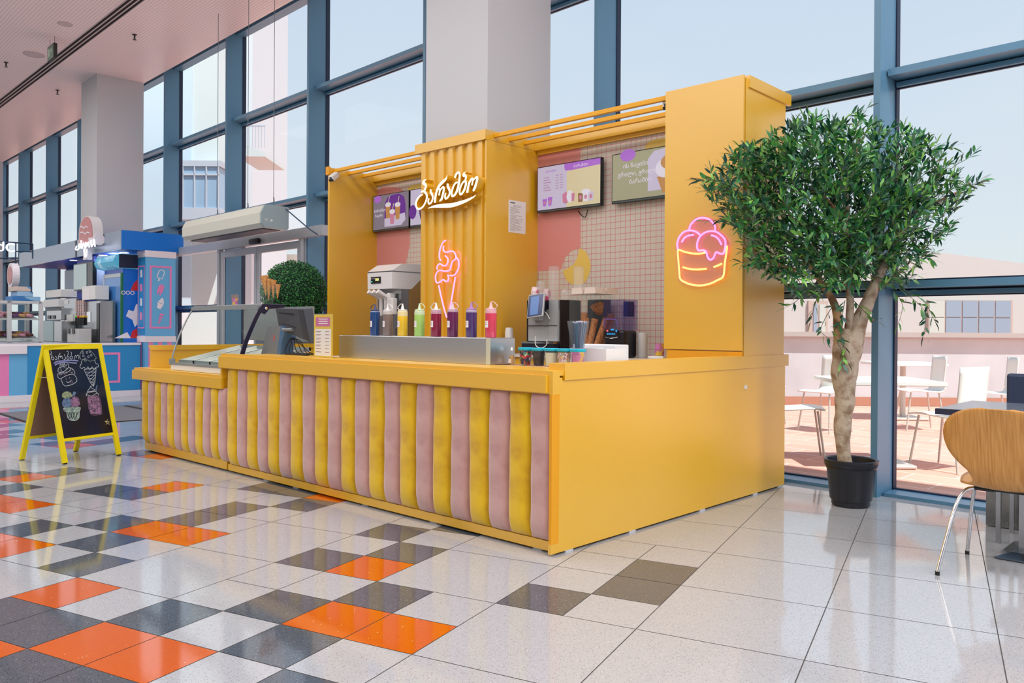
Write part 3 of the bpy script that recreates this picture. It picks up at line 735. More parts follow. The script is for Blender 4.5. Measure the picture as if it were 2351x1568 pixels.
for k in range(4):   # tilted white pans
    xa = gx0 + .03 + k * .29
    Mx = Matrix.Translation((0, 3.45, .86)) @ Matrix.Rotation(math.radians(12), 4, 'X')
    m = MB()
    m.box(xa, xa + .27, -.27, .33, -.005, 0, CWH, Mx).box(xa, xa + .012, -.27, .33, 0, .028, CWH, Mx).box(xa + .258, xa + .27, -.27, .33, 0, .028, GREY, Mx).box(xa, xa + .27, -.27, -.255, 0, .028, GREY, Mx).box(xa, xa + .27, .315, .33, 0, .028, GREY, Mx)
    m.build('pan', None, dc)
m = MB().lathe([(.012, 0), (.012, .006), (.006, .009)], (0, 0), 12, M=wallM((gx1 + .014, 3.37, 1.268), (0, 1, 0)))
m.build('bolt', CHR, dc)
# ---- acrylic cone stand with waffle cones, and a cup of sticks
WAF = mat('waffle', (206, 150, 88), .7, noise=(60, (176, 118, 60), .4, .6))
def cone_mesh(mb, tip, top, r, m, open_=True, seg=14, th=.002):
    tip = Vector(tip); top = Vector(top); ax = (top - tip); L = ax.length; q = ax.to_track_quat('Z', 'Y').to_matrix().to_4x4(); Mx = Matrix.Translation(tip) @ q
    mb.lathe([(.003, 0), (r * .5, L * .5), (r, L), (r - th, L), (r * .5 - th, L * .5), (.001, .004)], (0, 0), seg, m, Mx)
    return mb
cs = thing('cone_stand', 'clear bent acrylic cone stand on top of the display case', 'stand', (-6.0, 3.45, 1.303))
yy = 3.42
def cp(px, py, y=yy): return on(px, py, 1, y)
ACL = glassmat('clear_acrylic', (252, 254, 254), .08, body=.02, bodyc=(240, 245, 248))
a, b_ = cp(597, 656), cp(640, 656)
zt = a.z
m = MB()
m.add([(a.x - .09, yy + .0, 1.304), (b_.x - .09, yy, 1.304), (b_.x - .09, yy + .004, 1.304), (a.x - .09, yy + .004, 1.304), (a.x - .01, yy, zt), (b_.x, yy, zt), (b_.x, yy + .004, zt), (a.x - .01, yy + .004, zt)], [(0, 3, 2, 1), (0, 1, 5, 4), (1, 2, 6, 5), (2, 3, 7, 6), (3, 0, 4, 7)])
m.box(a.x - .02, b_.x + .03, yy, yy + .12, zt, zt + .004).box(a.x - .1, b_.x - .02, yy, yy + .12, 1.3035, 1.3065)
m.build('acrylic_sheet', ACL, cs)
CN = [((613, 672, 598, 636, .034), 'leftmost waffle cone'), ((620, 684, 617, 632, .028), 'second waffle cone'), ((626, 676, 622, 634, .03), 'middle waffle cone'), ((634, 680, 634, 640, .026), 'fourth waffle cone')]
for k, (px, py, tx, ty, r) in enumerate(((610, 678, 607, 634, .036), (616, 690, 619, 640, .027), (627, 684, 628, 643, .026), (637, 686, 638, 652, .024))):
    t0, t1 = cp(px, py, yy + .02 + .02 * k), cp(tx, ty, yy + .02 + .02 * k)
    lb = ('widest waffle cone, leftmost in the clear cone stand', 'waffle cone second from the left in the cone stand', 'waffle cone third from the left in the cone stand', 'waffle cone rightmost in the cone stand, pointing straight down')[k]
    o = cone_mesh(MB(), t0, t1, r, WAF).build('waffle_cone', WAF, base=t1, smooth=50); tag(o, lb, 'cone', 'waffle cones in the stand')
p = cp(540, 702, 3.42)
CUP = mat('paper_cup_pink', (196, 120, 170), .5, noise=(14, (226, 190, 70), .5, .56))
sk = MB().lathe([(.021, 1.3035), (.030, 1.36), (.031, 1.362), (.029, 1.362), (.020, 1.308)], (p.x, 3.42), 20).build('stick_cup', CUP, base=(p.x, 3.42, 1.304), smooth=40)
tag(sk, 'pink patterned paper cup on top of the display case', 'cup')
rnd = random.Random(5); WD = mat('wood_stick', (176, 140, 96), .7)
for k in range(7):
    a = rnd.uniform(0, 6.28); r = rnd.uniform(.008, .02)
    q0 = Vector((p.x + r * .6 * math.cos(a), 3.42 + r * .6 * math.sin(a), 1.31)); q1 = Vector((p.x + r * 1.6 * math.cos(a), 3.42 + r * 1.6 * math.sin(a), 1.385 + rnd.uniform(0, .012)))
    tag(MB().tube([q0, q1], .0025, 5).build('wooden_stick', WD, base=q0), 'thin wooden stick in the pink cup on the display case', 'stick', 'wooden sticks in the pink cup')

# ---- till
POSG = mat('pos_grey', (122, 128, 134), .35, .2); POSD = mat('pos_dark', (66, 70, 80), .4); POSB = mat('pos_blue', (70, 104, 140), .4)
ps = thing('till_terminal', 'grey touch-screen till seen from behind on the high counter', 'till', (-5.5, 3.35, .914))
Yp = 3.345
def pq(px, py, y=Yp): q = on(px, py, 1, y); return (q.x, q.z)
MB().prism([pq(607, 818), pq(613, 795), pq(623, 752), pq(628, 749), pq(655, 748), pq(645, 816)], 1, Yp - .035, Yp + .07).build('stand', POSG, ps)
MB().prism([pq(645, 816), pq(655, 748), pq(660, 752), pq(664, 757), pq(656, 790), pq(653, 816)], 1, Yp - .038, Yp + .072).build('stand_side', POSB, ps)
MB().tube([on(650, 757, 1, Yp - .03), on(672, 757, 1, Yp - .03)], .014, 12).build('hinge', POSG, ps, smooth=50)
c0 = [on(633, 706, 1, Yp - .05), on(690, 707, 1, Yp - .05), on(714, 772, 1, Yp + .0), on(648, 755, 1, Yp - .02)]
c1 = [on(640, 704, 1, Yp + .06), on(697, 707, 1, Yp + .10), on(718, 783, 1, Yp + .10), on(655, 770, 1, Yp + .06)]
qs = [on(633, 708, 1, 3.30), on(697, 710, 1, 3.30), on(713, 786, 1, 3.33), on(641, 755, 1, 3.33)]
bk = [Vector(q) + Vector((.045, .045, .006)) for q in (qs[0], qs[1], qs[2], qs[3])]
MB().add([tuple(q) for q in qs] + [tuple(q) for q in bk], [(3, 2, 1, 0), (4, 5, 6, 7), (0, 1, 5, 4), (1, 2, 6, 5), (2, 3, 7, 6), (3, 0, 4, 7)]).build('monitor', POSD, ps)
def lp2(u, v, d=.002):
    q = qs[0].lerp(qs[1], u).lerp(qs[3].lerp(qs[2], u), v); return q + Vector((-.3, -1, .1)).normalized() * d
def quadm(u0, u1, v0, v1, d): return [tuple(lp2(u0, v0, d)), tuple(lp2(u1, v0, d)), tuple(lp2(u1, v1, d)), tuple(lp2(u0, v1, d))]
m = MB().poly(quadm(.1, .62, .18, .23, .002), BLK).poly(quadm(.15, .6, .66, .68, .002), BLK)
m.poly(quadm(.80, .97, .04, .95, .001), mat('pos_edge', (50, 54, 64), .4)); m.build('vent', None, ps)
RL = mat('red_mark', (206, 60, 60), .5)
z = on(629, 775, 1, Yp - .036)
MB().box(z.x - .012, z.x + .004, Yp - .0365, Yp - .035, z.z - .022, z.z - .006).box(z.x - .004, z.x + .010, Yp - .0365, Yp - .035, z.z + .0, z.z + .018).build('red_marking', RL, ps)
CBL = mat('cable_black', (14, 14, 20), .5)
rnd = random.Random(11)
for k in range(7):
    a = on(672 + rnd.uniform(-8, 8), 775, 1, 3.38); b2 = on(655 + k * 10, 808, 1, 3.34 + .02 * k)
    mid = (a + b2) / 2 + Vector((rnd.uniform(-.03, .03), 0, rnd.uniform(-.02, .03)))
    MB().tube(cat_rom([a, mid, Vector((b2.x, b2.y, .925)), Vector((b2.x + .08, b2.y + .05, .922))], 5), .0035, 5).build('cable', CBL, ps, smooth=60)
MB().box(-5.44, -5.18, 3.30, 3.34, .9145, .925).build('cable_tray', BLK, ps)
# ---- menu card holder
mh = thing('menu_holder', 'upright clear holder with a yellow and pink price card beside the till', 'menu stand', (-5.0, 3.2, .914))
ym = 3.2
a, b_, c = on(721, 722, 1, ym), on(763, 724, 1, ym), on(720, 822, 1, ym)
X0, X1, Z0, Z1 = a.x, b_.x, .915, a.z
CY = mat('card_yellow', (226, 190, 50), .5); CW = mat('card_white', (238, 230, 224), .5); CP = mat('card_pink', (204, 100, 150), .5); CT = mat('card_text', (150, 70, 90), .6)
MB().box(X0 - .004, X1 + .004, ym - .003, ym, Z0, Z1 + .004).box(X0 - .004, X1 + .004, ym + .004, ym + .007, Z0, Z1 + .004).box(X0, X1, ym - .003, ym + .06, .9145, .917).build('acrylic_holder', ACL, mh)
m = MB().box(X0, X1, ym + .0005, ym + .0035, Z0 + .002, Z1, CY)
w = X1 - X0; h = Z1 - Z0
def R4(u0, u1, v0, v1, mm, d=.0002): m.poly([(X0 + w * u0, ym + .0005 - d, Z0 + h * v0), (X0 + w * u1, ym + .0005 - d, Z0 + h * v0), (X0 + w * u1, ym + .0005 - d, Z0 + h * v1), (X0 + w * u0, ym + .0005 - d, Z0 + h * v1)], mm)
R4(.1, .88, .72, .93, CP); R4(.07, .93, .04, .66, CW)
for i in range(7):
    R4(.12, .40, .60 - i * .08, .612 - i * .08, CT, .0004); R4(.62, .84, .60 - i * .08, .612 - i * .08, CT, .0004)
    if i < 5: R4(.12, .34, .58 - i * .08, .588 - i * .08, CT, .0004)
for i in range(3): R4(.25, .75, .88 - i * .05, .90 - i * .05, CW, .0004)
m.build('price_card', None, mh)

# ---- candy jars, bottles and boxes at the right of the counter
tag(MB().rbox(-3.42, XR - .104, 3.385, 3.60, .8885, .912, .003).build('wooden_tray', mat('tray_wood', (206, 160, 120), .6), base=(-3, 3.48, .89)), 'thin pinkish wooden tray under the candy jars', 'tray')
TRQ = mat('turquoise_lid', (22, 178, 206), .35)
def candy(name, cols, dark=None):
    m = D.materials.new(name); m.use_nodes = True; n = m.node_tree; b = n.nodes['Principled BSDF']; b.inputs['Roughness'].default_value = .25
    t = n.nodes.new('ShaderNodeTexCoord'); v = n.nodes.new('ShaderNodeTexVoronoi'); v.inputs['Scale'].default_value = cols[0]
    n.links.new(t.outputs['Object'], v.inputs['Vector']); s = n.nodes.new('ShaderNodeSeparateColor'); n.links.new(v.outputs['Color'], s.inputs[0])
    r = n.nodes.new('ShaderNodeValToRGB'); r.color_ramp.interpolation = 'CONSTANT'; L = cols[1]
    while len(r.color_ramp.elements) < len(L): r.color_ramp.elements.new(.5)
    for i, c in enumerate(L): r.color_ramp.elements[i].position = i / len(L); r.color_ramp.elements[i].color = lin(c)
    n.links.new(s.outputs[0], r.inputs[0]); n.links.new(r.outputs[0], b.inputs['Base Color']); return m
C1 = candy('big_candies', (75, [(20, 24, 40), (190, 30, 60), (60, 150, 130), (230, 220, 215), (200, 90, 60), (30, 60, 110), (110, 60, 40)]))
C2 = candy('dark_candies', (60, [(14, 16, 34), (24, 30, 60), (60, 40, 30), (10, 12, 24)]))
C3 = mat('cream_powder', (214, 212, 190), .6)
C4 = candy('tiny_sprinkles', (190, [(232, 226, 220), (210, 120, 150), (120, 170, 150), (226, 180, 90), (220, 210, 214), (160, 90, 170)]))
JGL = glassmat('jar_plastic', (250, 253, 252), .10, body=.03)
JR = [(1207, C1, 'clear jar of large mixed candies with turquoise lid, leftmost of the row'), (1237, C2, 'jar of dark chocolate candies with turquoise lid'), (1266, C3, 'jar of cream-coloured powder with turquoise lid'), (1296, C4, 'jar of fine multicoloured sprinkles with turquoise lid'), (1327, None, 'small clear box jar with turquoise lid showing pink and yellow paper, rightmost of the row')]
for k, (px, cm, lb) in enumerate(JR):
    Yj = 3.48; x = on(px, 830, 1, Yj).x; r = .040; z0 = .9125
    j = thing('candy_jar', lb, 'jar', (x, Yj, z0), group='candy jars with turquoise lids')
    MB().lathe([(r - .008, z0), (r - .004, z0 + .006), (r, z0 + .088)], (x, Yj), 24).build('jar_glass', JGL, j, smooth=40)
    if cm: MB().lathe([(r - .011, z0 + .003), (r - .004, z0 + (.082 if k != 2 else .078))], (x, Yj), 20).build('contents', cm, j, smooth=40)
    else: MB().lathe([(r - .014, z0 + .003), (r - .010, z0 + .07)], (x, Yj), 20).build('contents', CUP, j, smooth=40)
    MB().lathe([(r + .003, z0 + .086), (r + .005, z0 + .090), (r + .005, z0 + .099), (r + .001, z0 + .102)], (x, Yj), 24).build('lid', TRQ, j, smooth=40)
for px, c, lb in ((1159, (96, 50, 40), 'small glass shaker with dark brown contents and metal spout'), (1175, (196, 150, 80), 'small glass shaker with golden contents and white label')):
    Yj = 3.44; x = on(px, 820, 1, Yj).x; z0 = .9125
    j = thing('topping_shaker', lb, 'shaker', (x, Yj, z0), group='small glass shakers')
    MB().lathe([(.014, z0), (.016, z0 + .004), (.016, z0 + .062), (.009, z0 + .078)], (x, Yj), 16).build('glass_body', JGL, j, smooth=40)
    MB().lathe([(.012, z0 + .003), (.013, z0 + .055)], (x, Yj), 12).build('contents', mat('shaker_%d' % px, c, .6), j, smooth=40)
    MB().lathe([(.010, z0 + .078), (.011, z0 + .086), (.006, z0 + .094), (.004, z0 + .103)], (x, Yj), 12).build('spout', CHR, j, smooth=40)
    if px == 1175: MB().box(x - .011, x + .011, Yj - .0175, Yj - .0165, z0 + .012, z0 + .034).build('label_sticker', CW, j)
# white boxes
WBX = mat('frosted_white', (210, 210, 212), .4); WBW = mat('white_box', (226, 230, 236), .4)
for (xa, xb, ya, yb, zt, mm, lb) in ((-3.02, -2.905, 3.70, 3.86, 1.012, WBX, 'frosted white plastic box beside the jars, left of the pair'), (-2.88, -2.73, 3.66, 3.84, 1.014, WBW, 'plain white plastic box nearest the side rail, right of the pair')):
    tag(MB().box(xa, xb, ya, yb, .8885, .8925).box(xa, xa + .004, ya, yb, .8925, zt).box(xb - .004, xb, ya, yb, .8925, zt).box(xa + .004, xb - .004, ya, ya + .004, .8925, zt).box(xa + .004, xb - .004, yb - .004, yb, .8925, zt).build('storage_box', mm, base=((xa + xb) / 2, (ya + yb) / 2, .8885)), lb, 'box')
tag(MB().rbox(-3.26, -2.93, 4.02, 4.16, .8885, 1.028, .006).build('storage_box', WBW, base=(-3.1, 4.1, .8885)), 'white lidded box standing behind the cup of blue straws', 'box')
# straw cup
Ys = 3.60
x = on(1327, 800, 1, Ys).x; zt = on(1327, 737, 1, Ys).z; zm = on(1327, 800, 1, Ys).z
st = thing('straw_cup', 'tapered clear cup packed with blue-green straws behind the candy jars', 'cup', (x, Ys, .9125))
MB().lathe([(.030, .9125), (.036, zm), (.064, zt), (.061, zt), (.034, zm + .002), (.028, .916)], (x, Ys), 4, M=Matrix.Translation((x, Ys, 0)) @ Matrix.Rotation(PI / 4, 4, 'Z') @ Matrix.Translation((-x, -Ys, 0))).build('cup_wall', glassmat('cup_clear', (235, 238, 242), .2, body=.04), st)
MB().lathe([(.034, .9135), (.037, zm)], (x, Ys), 4, M=Matrix.Translation((x, Ys, 0)) @ Matrix.Rotation(PI / 4, 4, 'Z') @ Matrix.Translation((-x, -Ys, 0))).build('cup_base', CUP, st)
rnd = random.Random(2); SB = [mat('straw_teal', (20, 108, 140), .35), mat('straw_navy', (26, 62, 108), .35), mat('straw_light', (120, 160, 186), .35)]; SW = mat('straw_tip', (226, 222, 236), .4)
for k in range(34):
    a = rnd.uniform(-1, 1); b_ = rnd.uniform(-1, 1)
    q0 = Vector((x + a * .018, Ys + b_ * .018, zm + .003)); q1 = Vector((x + a * .036, Ys + b_ * .036, zt - .004 + rnd.uniform(-.004, .006)))
    o = MB().tube([q0, q0.lerp(q1, .96)], .0036, 6, SB[k % 3]).tube([q0.lerp(q1, .96), q1], .0042, 6, SW).build('straw', None, base=q0)
    tag(o, 'blue-green straw with pale tip in the tapered clear cup', 'straw', 'straws in the clear cup')

# ---- back counter
bc = thing('back_counter', 'pale-topped counter along the tiled wall at the right of the kiosk', 'counter', (-4.1, 5.3, 0))
MB().box(-4.95, -3.206, 4.98, YB, .885, .905).build('worktop', WKT, bc); MB().box(-4.94, -3.206, 5.0, YB, .02, .885).build('cabinet', YEL, bc)
MB().box(-3.206, XR - .14, 4.955, 4.99, .02, .885).build('front_board', YELD, bc)
# soft-serve machine
xm0, xm1, yf, yb = -6.625, -6.235, 4.93, 5.55
SSW = mat('machine_white', (228, 226, 226), .3, coat=.3); SSS = mat('machine_side', (178, 140, 84), .3, .5)
ss = thing('soft_serve_machine', 'white and steel soft-serve ice cream machine standing behind the counter', 'machine', (-6.4, 5.2, 0))
hood = [(yf + .005, 1.505), (yf, 1.52), (yf, 1.66), (yf + .04, 1.72), (yf + .10, 1.745), (yb, 1.755), (yb, 1.69), (yf + .36, 1.69), (yf + .36, 1.60), (yf + .22, 1.505)]
MB().prism([(yf + .04, 1.695), (yf + .12, 1.745), (yb, 1.755), (yb, 1.672), (yf, 1.672)], 0, xm0, xm1).build('hood', SSW, ss)
MB().prism([(yf + .004, 1.50), (yf, 1.66), (yf + .36, 1.66), (yf + .36, 1.60), (yf + .24, 1.50)], 0, xm0, xm1).build('front_head', SSW, ss)
MB().box(xm0 + .005, xm1 - .005, yf + .004, yb - .004, 1.66, 1.672).build('seam_strip', STL, ss)
MB().box(xm0 + .01, xm1 - .01, yf + .12, yb, .02, 1.66).build('body', STL, ss)
MB().box(xm1 - .01, xm1 - .003, yf + .22, yb, .02, 1.655).build('side_panel', SSS, ss)
MB().box(xm0 + .01, xm1 - .01, yf + .05, yf + .12, .02, 1.12).build('front_panel', STL, ss)
for zz in (1.46, 1.36, 1.26, 1.16):
    for i in range(6): MB().box(xm1 - .003, xm1, yf + .36, yf + .52, zz - i * .012, zz - i * .012 + .006).build('vent_slot', BLK, ss)
PNLD = mat('panel_dark', (20, 26, 40), .25); LCD = mat('lcd', (206, 206, 120), .4, emit=(196, 200, 110), es=.5); GRNL = mat('green_led', (60, 230, 140), .4, emit=(60, 240, 150), es=1.5)
m = MB().box(-6.565, -6.41, yf - .004, yf, 1.555, 1.62, PNLD).box(-6.49, -6.435, yf - .006, yf - .004, 1.58, 1.605, LCD).box(-6.552, -6.542, yf - .006, yf - .004, 1.568, 1.58, GRNL)
for i in range(3): m.box(-6.56 + i * .026, -6.548 + i * .026, yf - .006, yf - .004, 1.598, 1.608, mat('key_grey', (170, 150, 160), .5))
m.build('control_panel', None, ss)
for i in range(3):
    xx = -6.50 + i * .075
    MB().tube([(xx, yf + .10, 1.39), (xx - .03, yf - .06, 1.475)], [.014, .022], 10).build('lever', SSW, ss, smooth=50)
    MB().lathe([(.014, 1.24), (.02, 1.27), (.02, 1.42)], (xx + .01, yf + .07), 12).build('dispenser', SSW, ss, smooth=40)
MB().rbox(-6.36, -6.31, yf + .03, yf + .10, 1.27, 1.46, .01).rbox(-6.30, -6.25, yf + .02, yf + .08, 1.25, 1.41, .01).build('cone_tube', SSW, ss)

# coffee machine with tablet
cx0, cx1, cy0, cy1 = -4.60, -4.262, 5.06, 5.34
cm = thing('coffee_machine', 'black and silver coffee machine with a tilted touch screen on the back counter', 'coffee machine', (-4.55, 5.25, .905))
SLV = mat('machine_silver', (178, 182, 184), .3, .3)
MB().rbox(cx0 - .02, cx0, cy0 + .02, cy1, .906, 1.36, .004).rbox(cx1, cx1 + .015, cy0 + .02, cy1, .906, 1.358, .004).box(cx0, cx1, cy0 + .12, cy1, .906, 1.36).build('housing', mat('housing_black', (22, 16, 20), .35), cm)
MB().box(cx0, cx1, cy0 + .02, cy0 + .12, 1.02, 1.28).box(cx1 - .10, cx1 - .004, cy0 + .005, cy0 + .12, 1.02, 1.356).build('front_cover', SLV, cm)
MB().box(cx0, cx1 - .01, cy0 - .002, cy0 + .02, 1.148, 1.152).build('cover_seam', DGR, cm)
MB().box(cx0 - .01, cx1, cy0 - .05, cy0 + .12, .906, 1.0).build('drip_tray', mat('tray_navy', (24, 28, 44), .3), cm)
MB().box(cx0 - .01, cx1, cy0 - .052, cy0 + .12, 1.0, 1.015).build('tray_grid', CHR, cm)
MB().box(cx0 + .07, cx0 + .16, cy0 - .03, cy0 + .03, 1.19, 1.245).build('spout', SLV, cm)
MB().tube(cat_rom([(cx0 + .19, cy0 - .02, 1.265), (cx0 + .24, cy0 - .03, 1.25), (cx0 + .27, cy0 - .02, 1.20)], 5), .004, 6).tube(cat_rom([(cx0 + .15, cy0 - .06, 1.06), (cx0 + .155, cy0 - .06, .99), (cx0 + .21, cy0 - .06, .965), (cx0 + .27, cy0 - .06, .99), (cx0 + .275, cy0 - .06, 1.04)], 5), .004, 6).build('milk_hose', WHT, cm)
T0 = Matrix.Translation(on(1231, 702, 1, 4.99)) @ Matrix.Rotation(math.radians(-14), 4, 'X') @ Matrix.Rotation(math.radians(-6), 4, 'Y')
TB_ = mat('tablet_blue', (14, 40, 96), .15); TS = mat('tablet_screen', (70, 104, 156), .2, emit=(80, 120, 180), es=.35)
tb = MB().rbox(-.086, .086, -.010, .010, -.100, .100, .006, SLV, T0).build('tablet', None, cm)
MB().box(-.077, .077, -.0115, -.010, -.090, .092, TB_, T0).box(-.052, .036, -.0125, -.0115, -.078, .078, TS, T0).build('tablet_screen', None, tb)
MB().box(-4.47, -4.40, 5.0, cy0 + .13, 1.25, 1.345).build('tablet_arm', mat('tray_navy', (24, 28, 44), .3), cm)
# cups on the machine
CLR = glassmat('clear_cup', (250, 250, 250), .25, body=.16, bodyc=(250, 248, 246))
def stack(px, yb, h, r, mm, lb, ztop0=None, n=None, Y=5.28, z0=1.3605, group='stacked cups on the coffee machine'):
    x = on(px, 650, 1, Y).x; prof = []; k = n or max(2, int(h / .012))
    prof.append((r * .74, z0))
    for i in range(k):
        z = z0 + h * i / k; prof += [(r, z), (r, z + .004), (r * .95, z + .005)]
    prof.append((r * .72, z0 + h))
    o = MB().lathe(prof, (x, Y), 18).build('cup_stack', mm, base=(x, Y, z0), smooth=30); tag(o, lb, 'cups', group); return o
PCP = mat('print_cup', (232, 210, 214), .5, noise=(16, (206, 70, 120), .5, .54))
stack(1229, 0, .11, .036, PCP, 'short stack of pink printed paper cups at the left on the coffee machine', n=3, Y=5.12)
stack(1241, 0, .16, .036, CLR, 'tapering stack of clear cups, left one on the coffee machine', Y=5.14)
stack(1256, 0, .10, .036, PCP, 'pink printed cup half hidden behind the tall clear stack', n=2, Y=5.26)
stack(1271, 0, .285, .046, CLR, 'tallest stack of clear cups on the coffee machine', Y=5.21)
stack(1300, 0, .085, .046, CLR, 'low stack of clear dome cups at the right edge of the coffee machine', n=3, Y=5.21)
stack(1328, 0, .17, .042, CLR, 'stack of clear cups standing on the white boxes over the cone box', Y=5.125, z0=1.4505)
# coffee grinder block behind
tag(MB().rbox(-4.26, -4.10, 5.44, 5.56, .906, 1.37, .008).build('grinder', mat('hopper_dark', (24, 26, 36), .3), base=(-4.18, 5.5, .906)), 'narrow dark appliance against the tiles behind the cone box', 'appliance')
# acrylic cone box with takeaway boxes on its lid
ab = thing('cone_box', 'tall clear acrylic box of waffle cones on the back counter', 'box', (-4.1, 5.2, .905))
by0, bz1 = 5.08, 1.395; bx0 = on(1307, 700, 1, by0).x; bx1 = on(1362, 700, 1, by0).x; by1 = on(1408, 700, 0, bx1).y
m = MB()
for (a, b_, c, d_) in ((bx0, bx1, by0, by0 + .004), (bx0, bx1, by1 - .004, by1), (bx0, bx0 + .004, by0, by1), (bx1 - .004, bx1, by0, by1)): m.box(a, b_, c, d_, .906, bz1)
m.box(bx0, bx1, by0, by1, bz1, bz1 + .005); m.build('acrylic_shell', ACL, ab)
WF2 = mat('waffle_dark', (196, 124, 56), .7, noise=(70, (150, 84, 34), .4, .6))
rnd = random.Random(9)
def waffle_stack(x, y, z0, x1, y1, z1, r, n, lb):
    mb = MB(); a = Vector((x, y, z0)); b_ = Vector((x1, y1, z1))
    Mx = Matrix.Translation(a) @ (b_ - a).to_track_quat('Z', 'Y').to_matrix().to_4x4(); L = (b_ - a).length
    prof = []
    for i in range(n):
        z = L * i / n; prof += [(r * (.80 + .15 * i / n), z), (r * (.88 + .15 * i / n), z + L / n * .75)]
    prof += [(r * 1.02, L), (r * .9, L), (r * .3, L * .9)]
    mb.lathe(prof, (0, 0), 16, M=Mx)
    tag(mb.build('waffle_cone_stack', WF2, base=a, smooth=25), lb, 'cones', 'nested waffle cones in the acrylic box')
waffle_stack(bx1 - .04, 5.13, .912, bx1 - .035, 5.30, 1.20, .030, 14, 'longest nested stack of waffle cones leaning right in the acrylic box')
waffle_stack(bx1 - .10, 5.14, .912, bx1 - .09, 5.22, 1.20, .028, 14, 'nested stack of waffle cones left of the longest one')
waffle_stack(bx1 - .045, 5.26, .912, bx1 - .04, 5.37, 1.24, .030, 12, 'nested waffle cones at the right wall of the acrylic box')
waffle_stack(bx0 + .10, 5.16, .912, bx0 + .10, 5.17, 1.21, .026, 10, 'short nested waffle cones in the middle of the acrylic box')
waffle_stack(bx0 + .04, 5.20, .912, bx0 + .045, 5.22, 1.25, .028, 10, 'dark nested waffle cones at the left wall of the acrylic box')
o = MB().lathe([(.02, 1.20), (.045, 1.245), (.056, 1.28), (.053, 1.28), (.042, 1.246), (.015, 1.205)], (0, 0), 20, M=Matrix.Translation((bx1 - .09, 5.27, 1.27)) @ Matrix.Rotation(.5, 4, 'X') @ Matrix.Translation((0, 0, -1.23))).build('waffle_bowl', WF2, base=(bx1 - .09, 5.27, 1.24), smooth=50)
tag(o, 'open waffle bowl lying on the cones in the acrylic box', 'waffle bowl')
BXW = mat('card_box', (228, 212, 198), .6)
for k in range(4):
    x = bx0 + .01 + (k % 2) * .13; ya_ = by0 + .01 + (k // 2) * .16
    m = MB().prism([(x, 1.4005), (x + .115, 1.4005), (x + .105, 1.45), (x + .01, 1.45)], 1, ya_, ya_ + .14)
    tag(m.build('takeaway_box', BXW, base=(x + .045, ya_, 1.4005)), ('front left', 'front right', 'back left', 'back right')[k] + ' cream cardboard takeaway box on the acrylic cone box', 'box', 'cardboard boxes on the acrylic box')
# blender with sound enclosure
bl = thing('blender', 'black blender with a tinted clear sound cover on the back counter', 'blender', (-3.72, 5.2, .905))
by0 = 5.03; bx0 = on(1385, 760, 1, by0).x; bx1 = on(1433, 760, 1, by0).x; by1 = min(5.50, on(1464, 760, 0, bx1).y)
TNT = glassmat('smoked_cover', (240, 238, 248), .12, body=.05, bodyc=(110, 100, 150))
MB().rbox(bx0, bx1, by0, by1, .906, 1.115, .02).build('base', mat('blender_black', (24, 24, 32), .25), bl)
m = MB(); z1 = 1.345
for (a, b_, c, d_) in ((bx0, bx1, by0, by0 + .004), (bx0, bx1, by1 - .004, by1), (bx0, bx0 + .004, by0, by1), (bx1 - .004, bx1, by0, by1), ): m.box(a, b_, c, d_, 1.115, z1)
m.box(bx0, bx1, by0, by1, z1, z1 + .004); m.build('sound_cover', TNT, bl)
MB().tube(cat_rom([(bx0 + .01, by0 - .002, 1.145), (bx0 + .012, by0 - .004, 1.18), (bx0 + .03, by0 - .004, 1.195), (bx0 + .11, by0 - .004, 1.195), (bx0 + .13, by0 - .004, 1.18), (bx0 + .13, by0 - .002, 1.145)], 3), .004, 6).build('cover_handle', mat('violet_trim', (110, 84, 170), .2), bl)
MB().box(bx0 + .10, bx0 + .145, by0 + .12, by0 + .2, 1.22, 1.335).build('jar_handle', mat('navy_handle', (20, 40, 100), .3), bl)
MB().lathe([(.04, 1.117), (.06, 1.30), (.06, 1.31)], (bx0 + .11, by0 + .17), 16).build('jar', TNT, bl, smooth=40)
BTB = mat('button_blue', (40, 140, 200), .3, emit=(40, 150, 220), es=.6); BTR = mat('button_pink', (210, 90, 120), .3, emit=(220, 90, 120), es=.5)
m = MB().box(bx0 + .008, bx0 + .145, by0 - .004, by0, 1.05, 1.112, BLK)
for i in range(5): m.box(bx0 + .04 + i * .016, bx0 + .05 + i * .016, by0 - .006, by0 - .004, 1.08, 1.092, BTB)
m.box(bx0 + .035, bx0 + .05, by0 - .006, by0 - .004, 1.103, 1.118, BTR).box(bx0 + .075, bx0 + .105, by0 - .006, by0 - .004, 1.113, 1.125, BTB).box(bx0 + .12, bx0 + .132, by0 - .006, by0 - .004, 1.1, 1.118, BTB)
m.build('button_panel', None, bl)
m = MB().tube([(bx0 + .02, by0 - .003, 1.062), (bx0 + .075, by0 - .006, 1.052), (bx0 + .14, by0 - .003, 1.062)], .0025, 5, CHR); m.build('panel_trim', None, bl)
x = on(1475, 800, 1, 5.2).x
lathe_thing('frosted_vase', 'tall frosted translucent container right of the blender', 'container', x, 5.2, [(.034, .906), (.038, .915), (.038, 1.085), (.030, 1.098)], mat('frosted', (186, 184, 180), .35))
x = on(1514, 810, 1, 5.16).x
prof = [(.030, .928)]
for i in range(6): prof += [(.036, .93 + i * .009), (.036, .934 + i * .009), (.033, .935 + i * .009)]
prof += [(.031, 1.016), (.030, 1.017)]
lathe_thing('cup_stack', 'upside-down stack of pink and yellow printed paper cups beside the tall cabinet', 'cups', x, 5.16, prof, CUP, sm=25)
tag(MB().rbox(x - .06, x + .07, 5.10, 5.22, .9055, .9275, .004).build('white_tray', WHT, base=(x, 5.16, .906)), 'small white tray under the pink paper cups', 'tray')
x = on(1190, 790, 1, 5.0).x
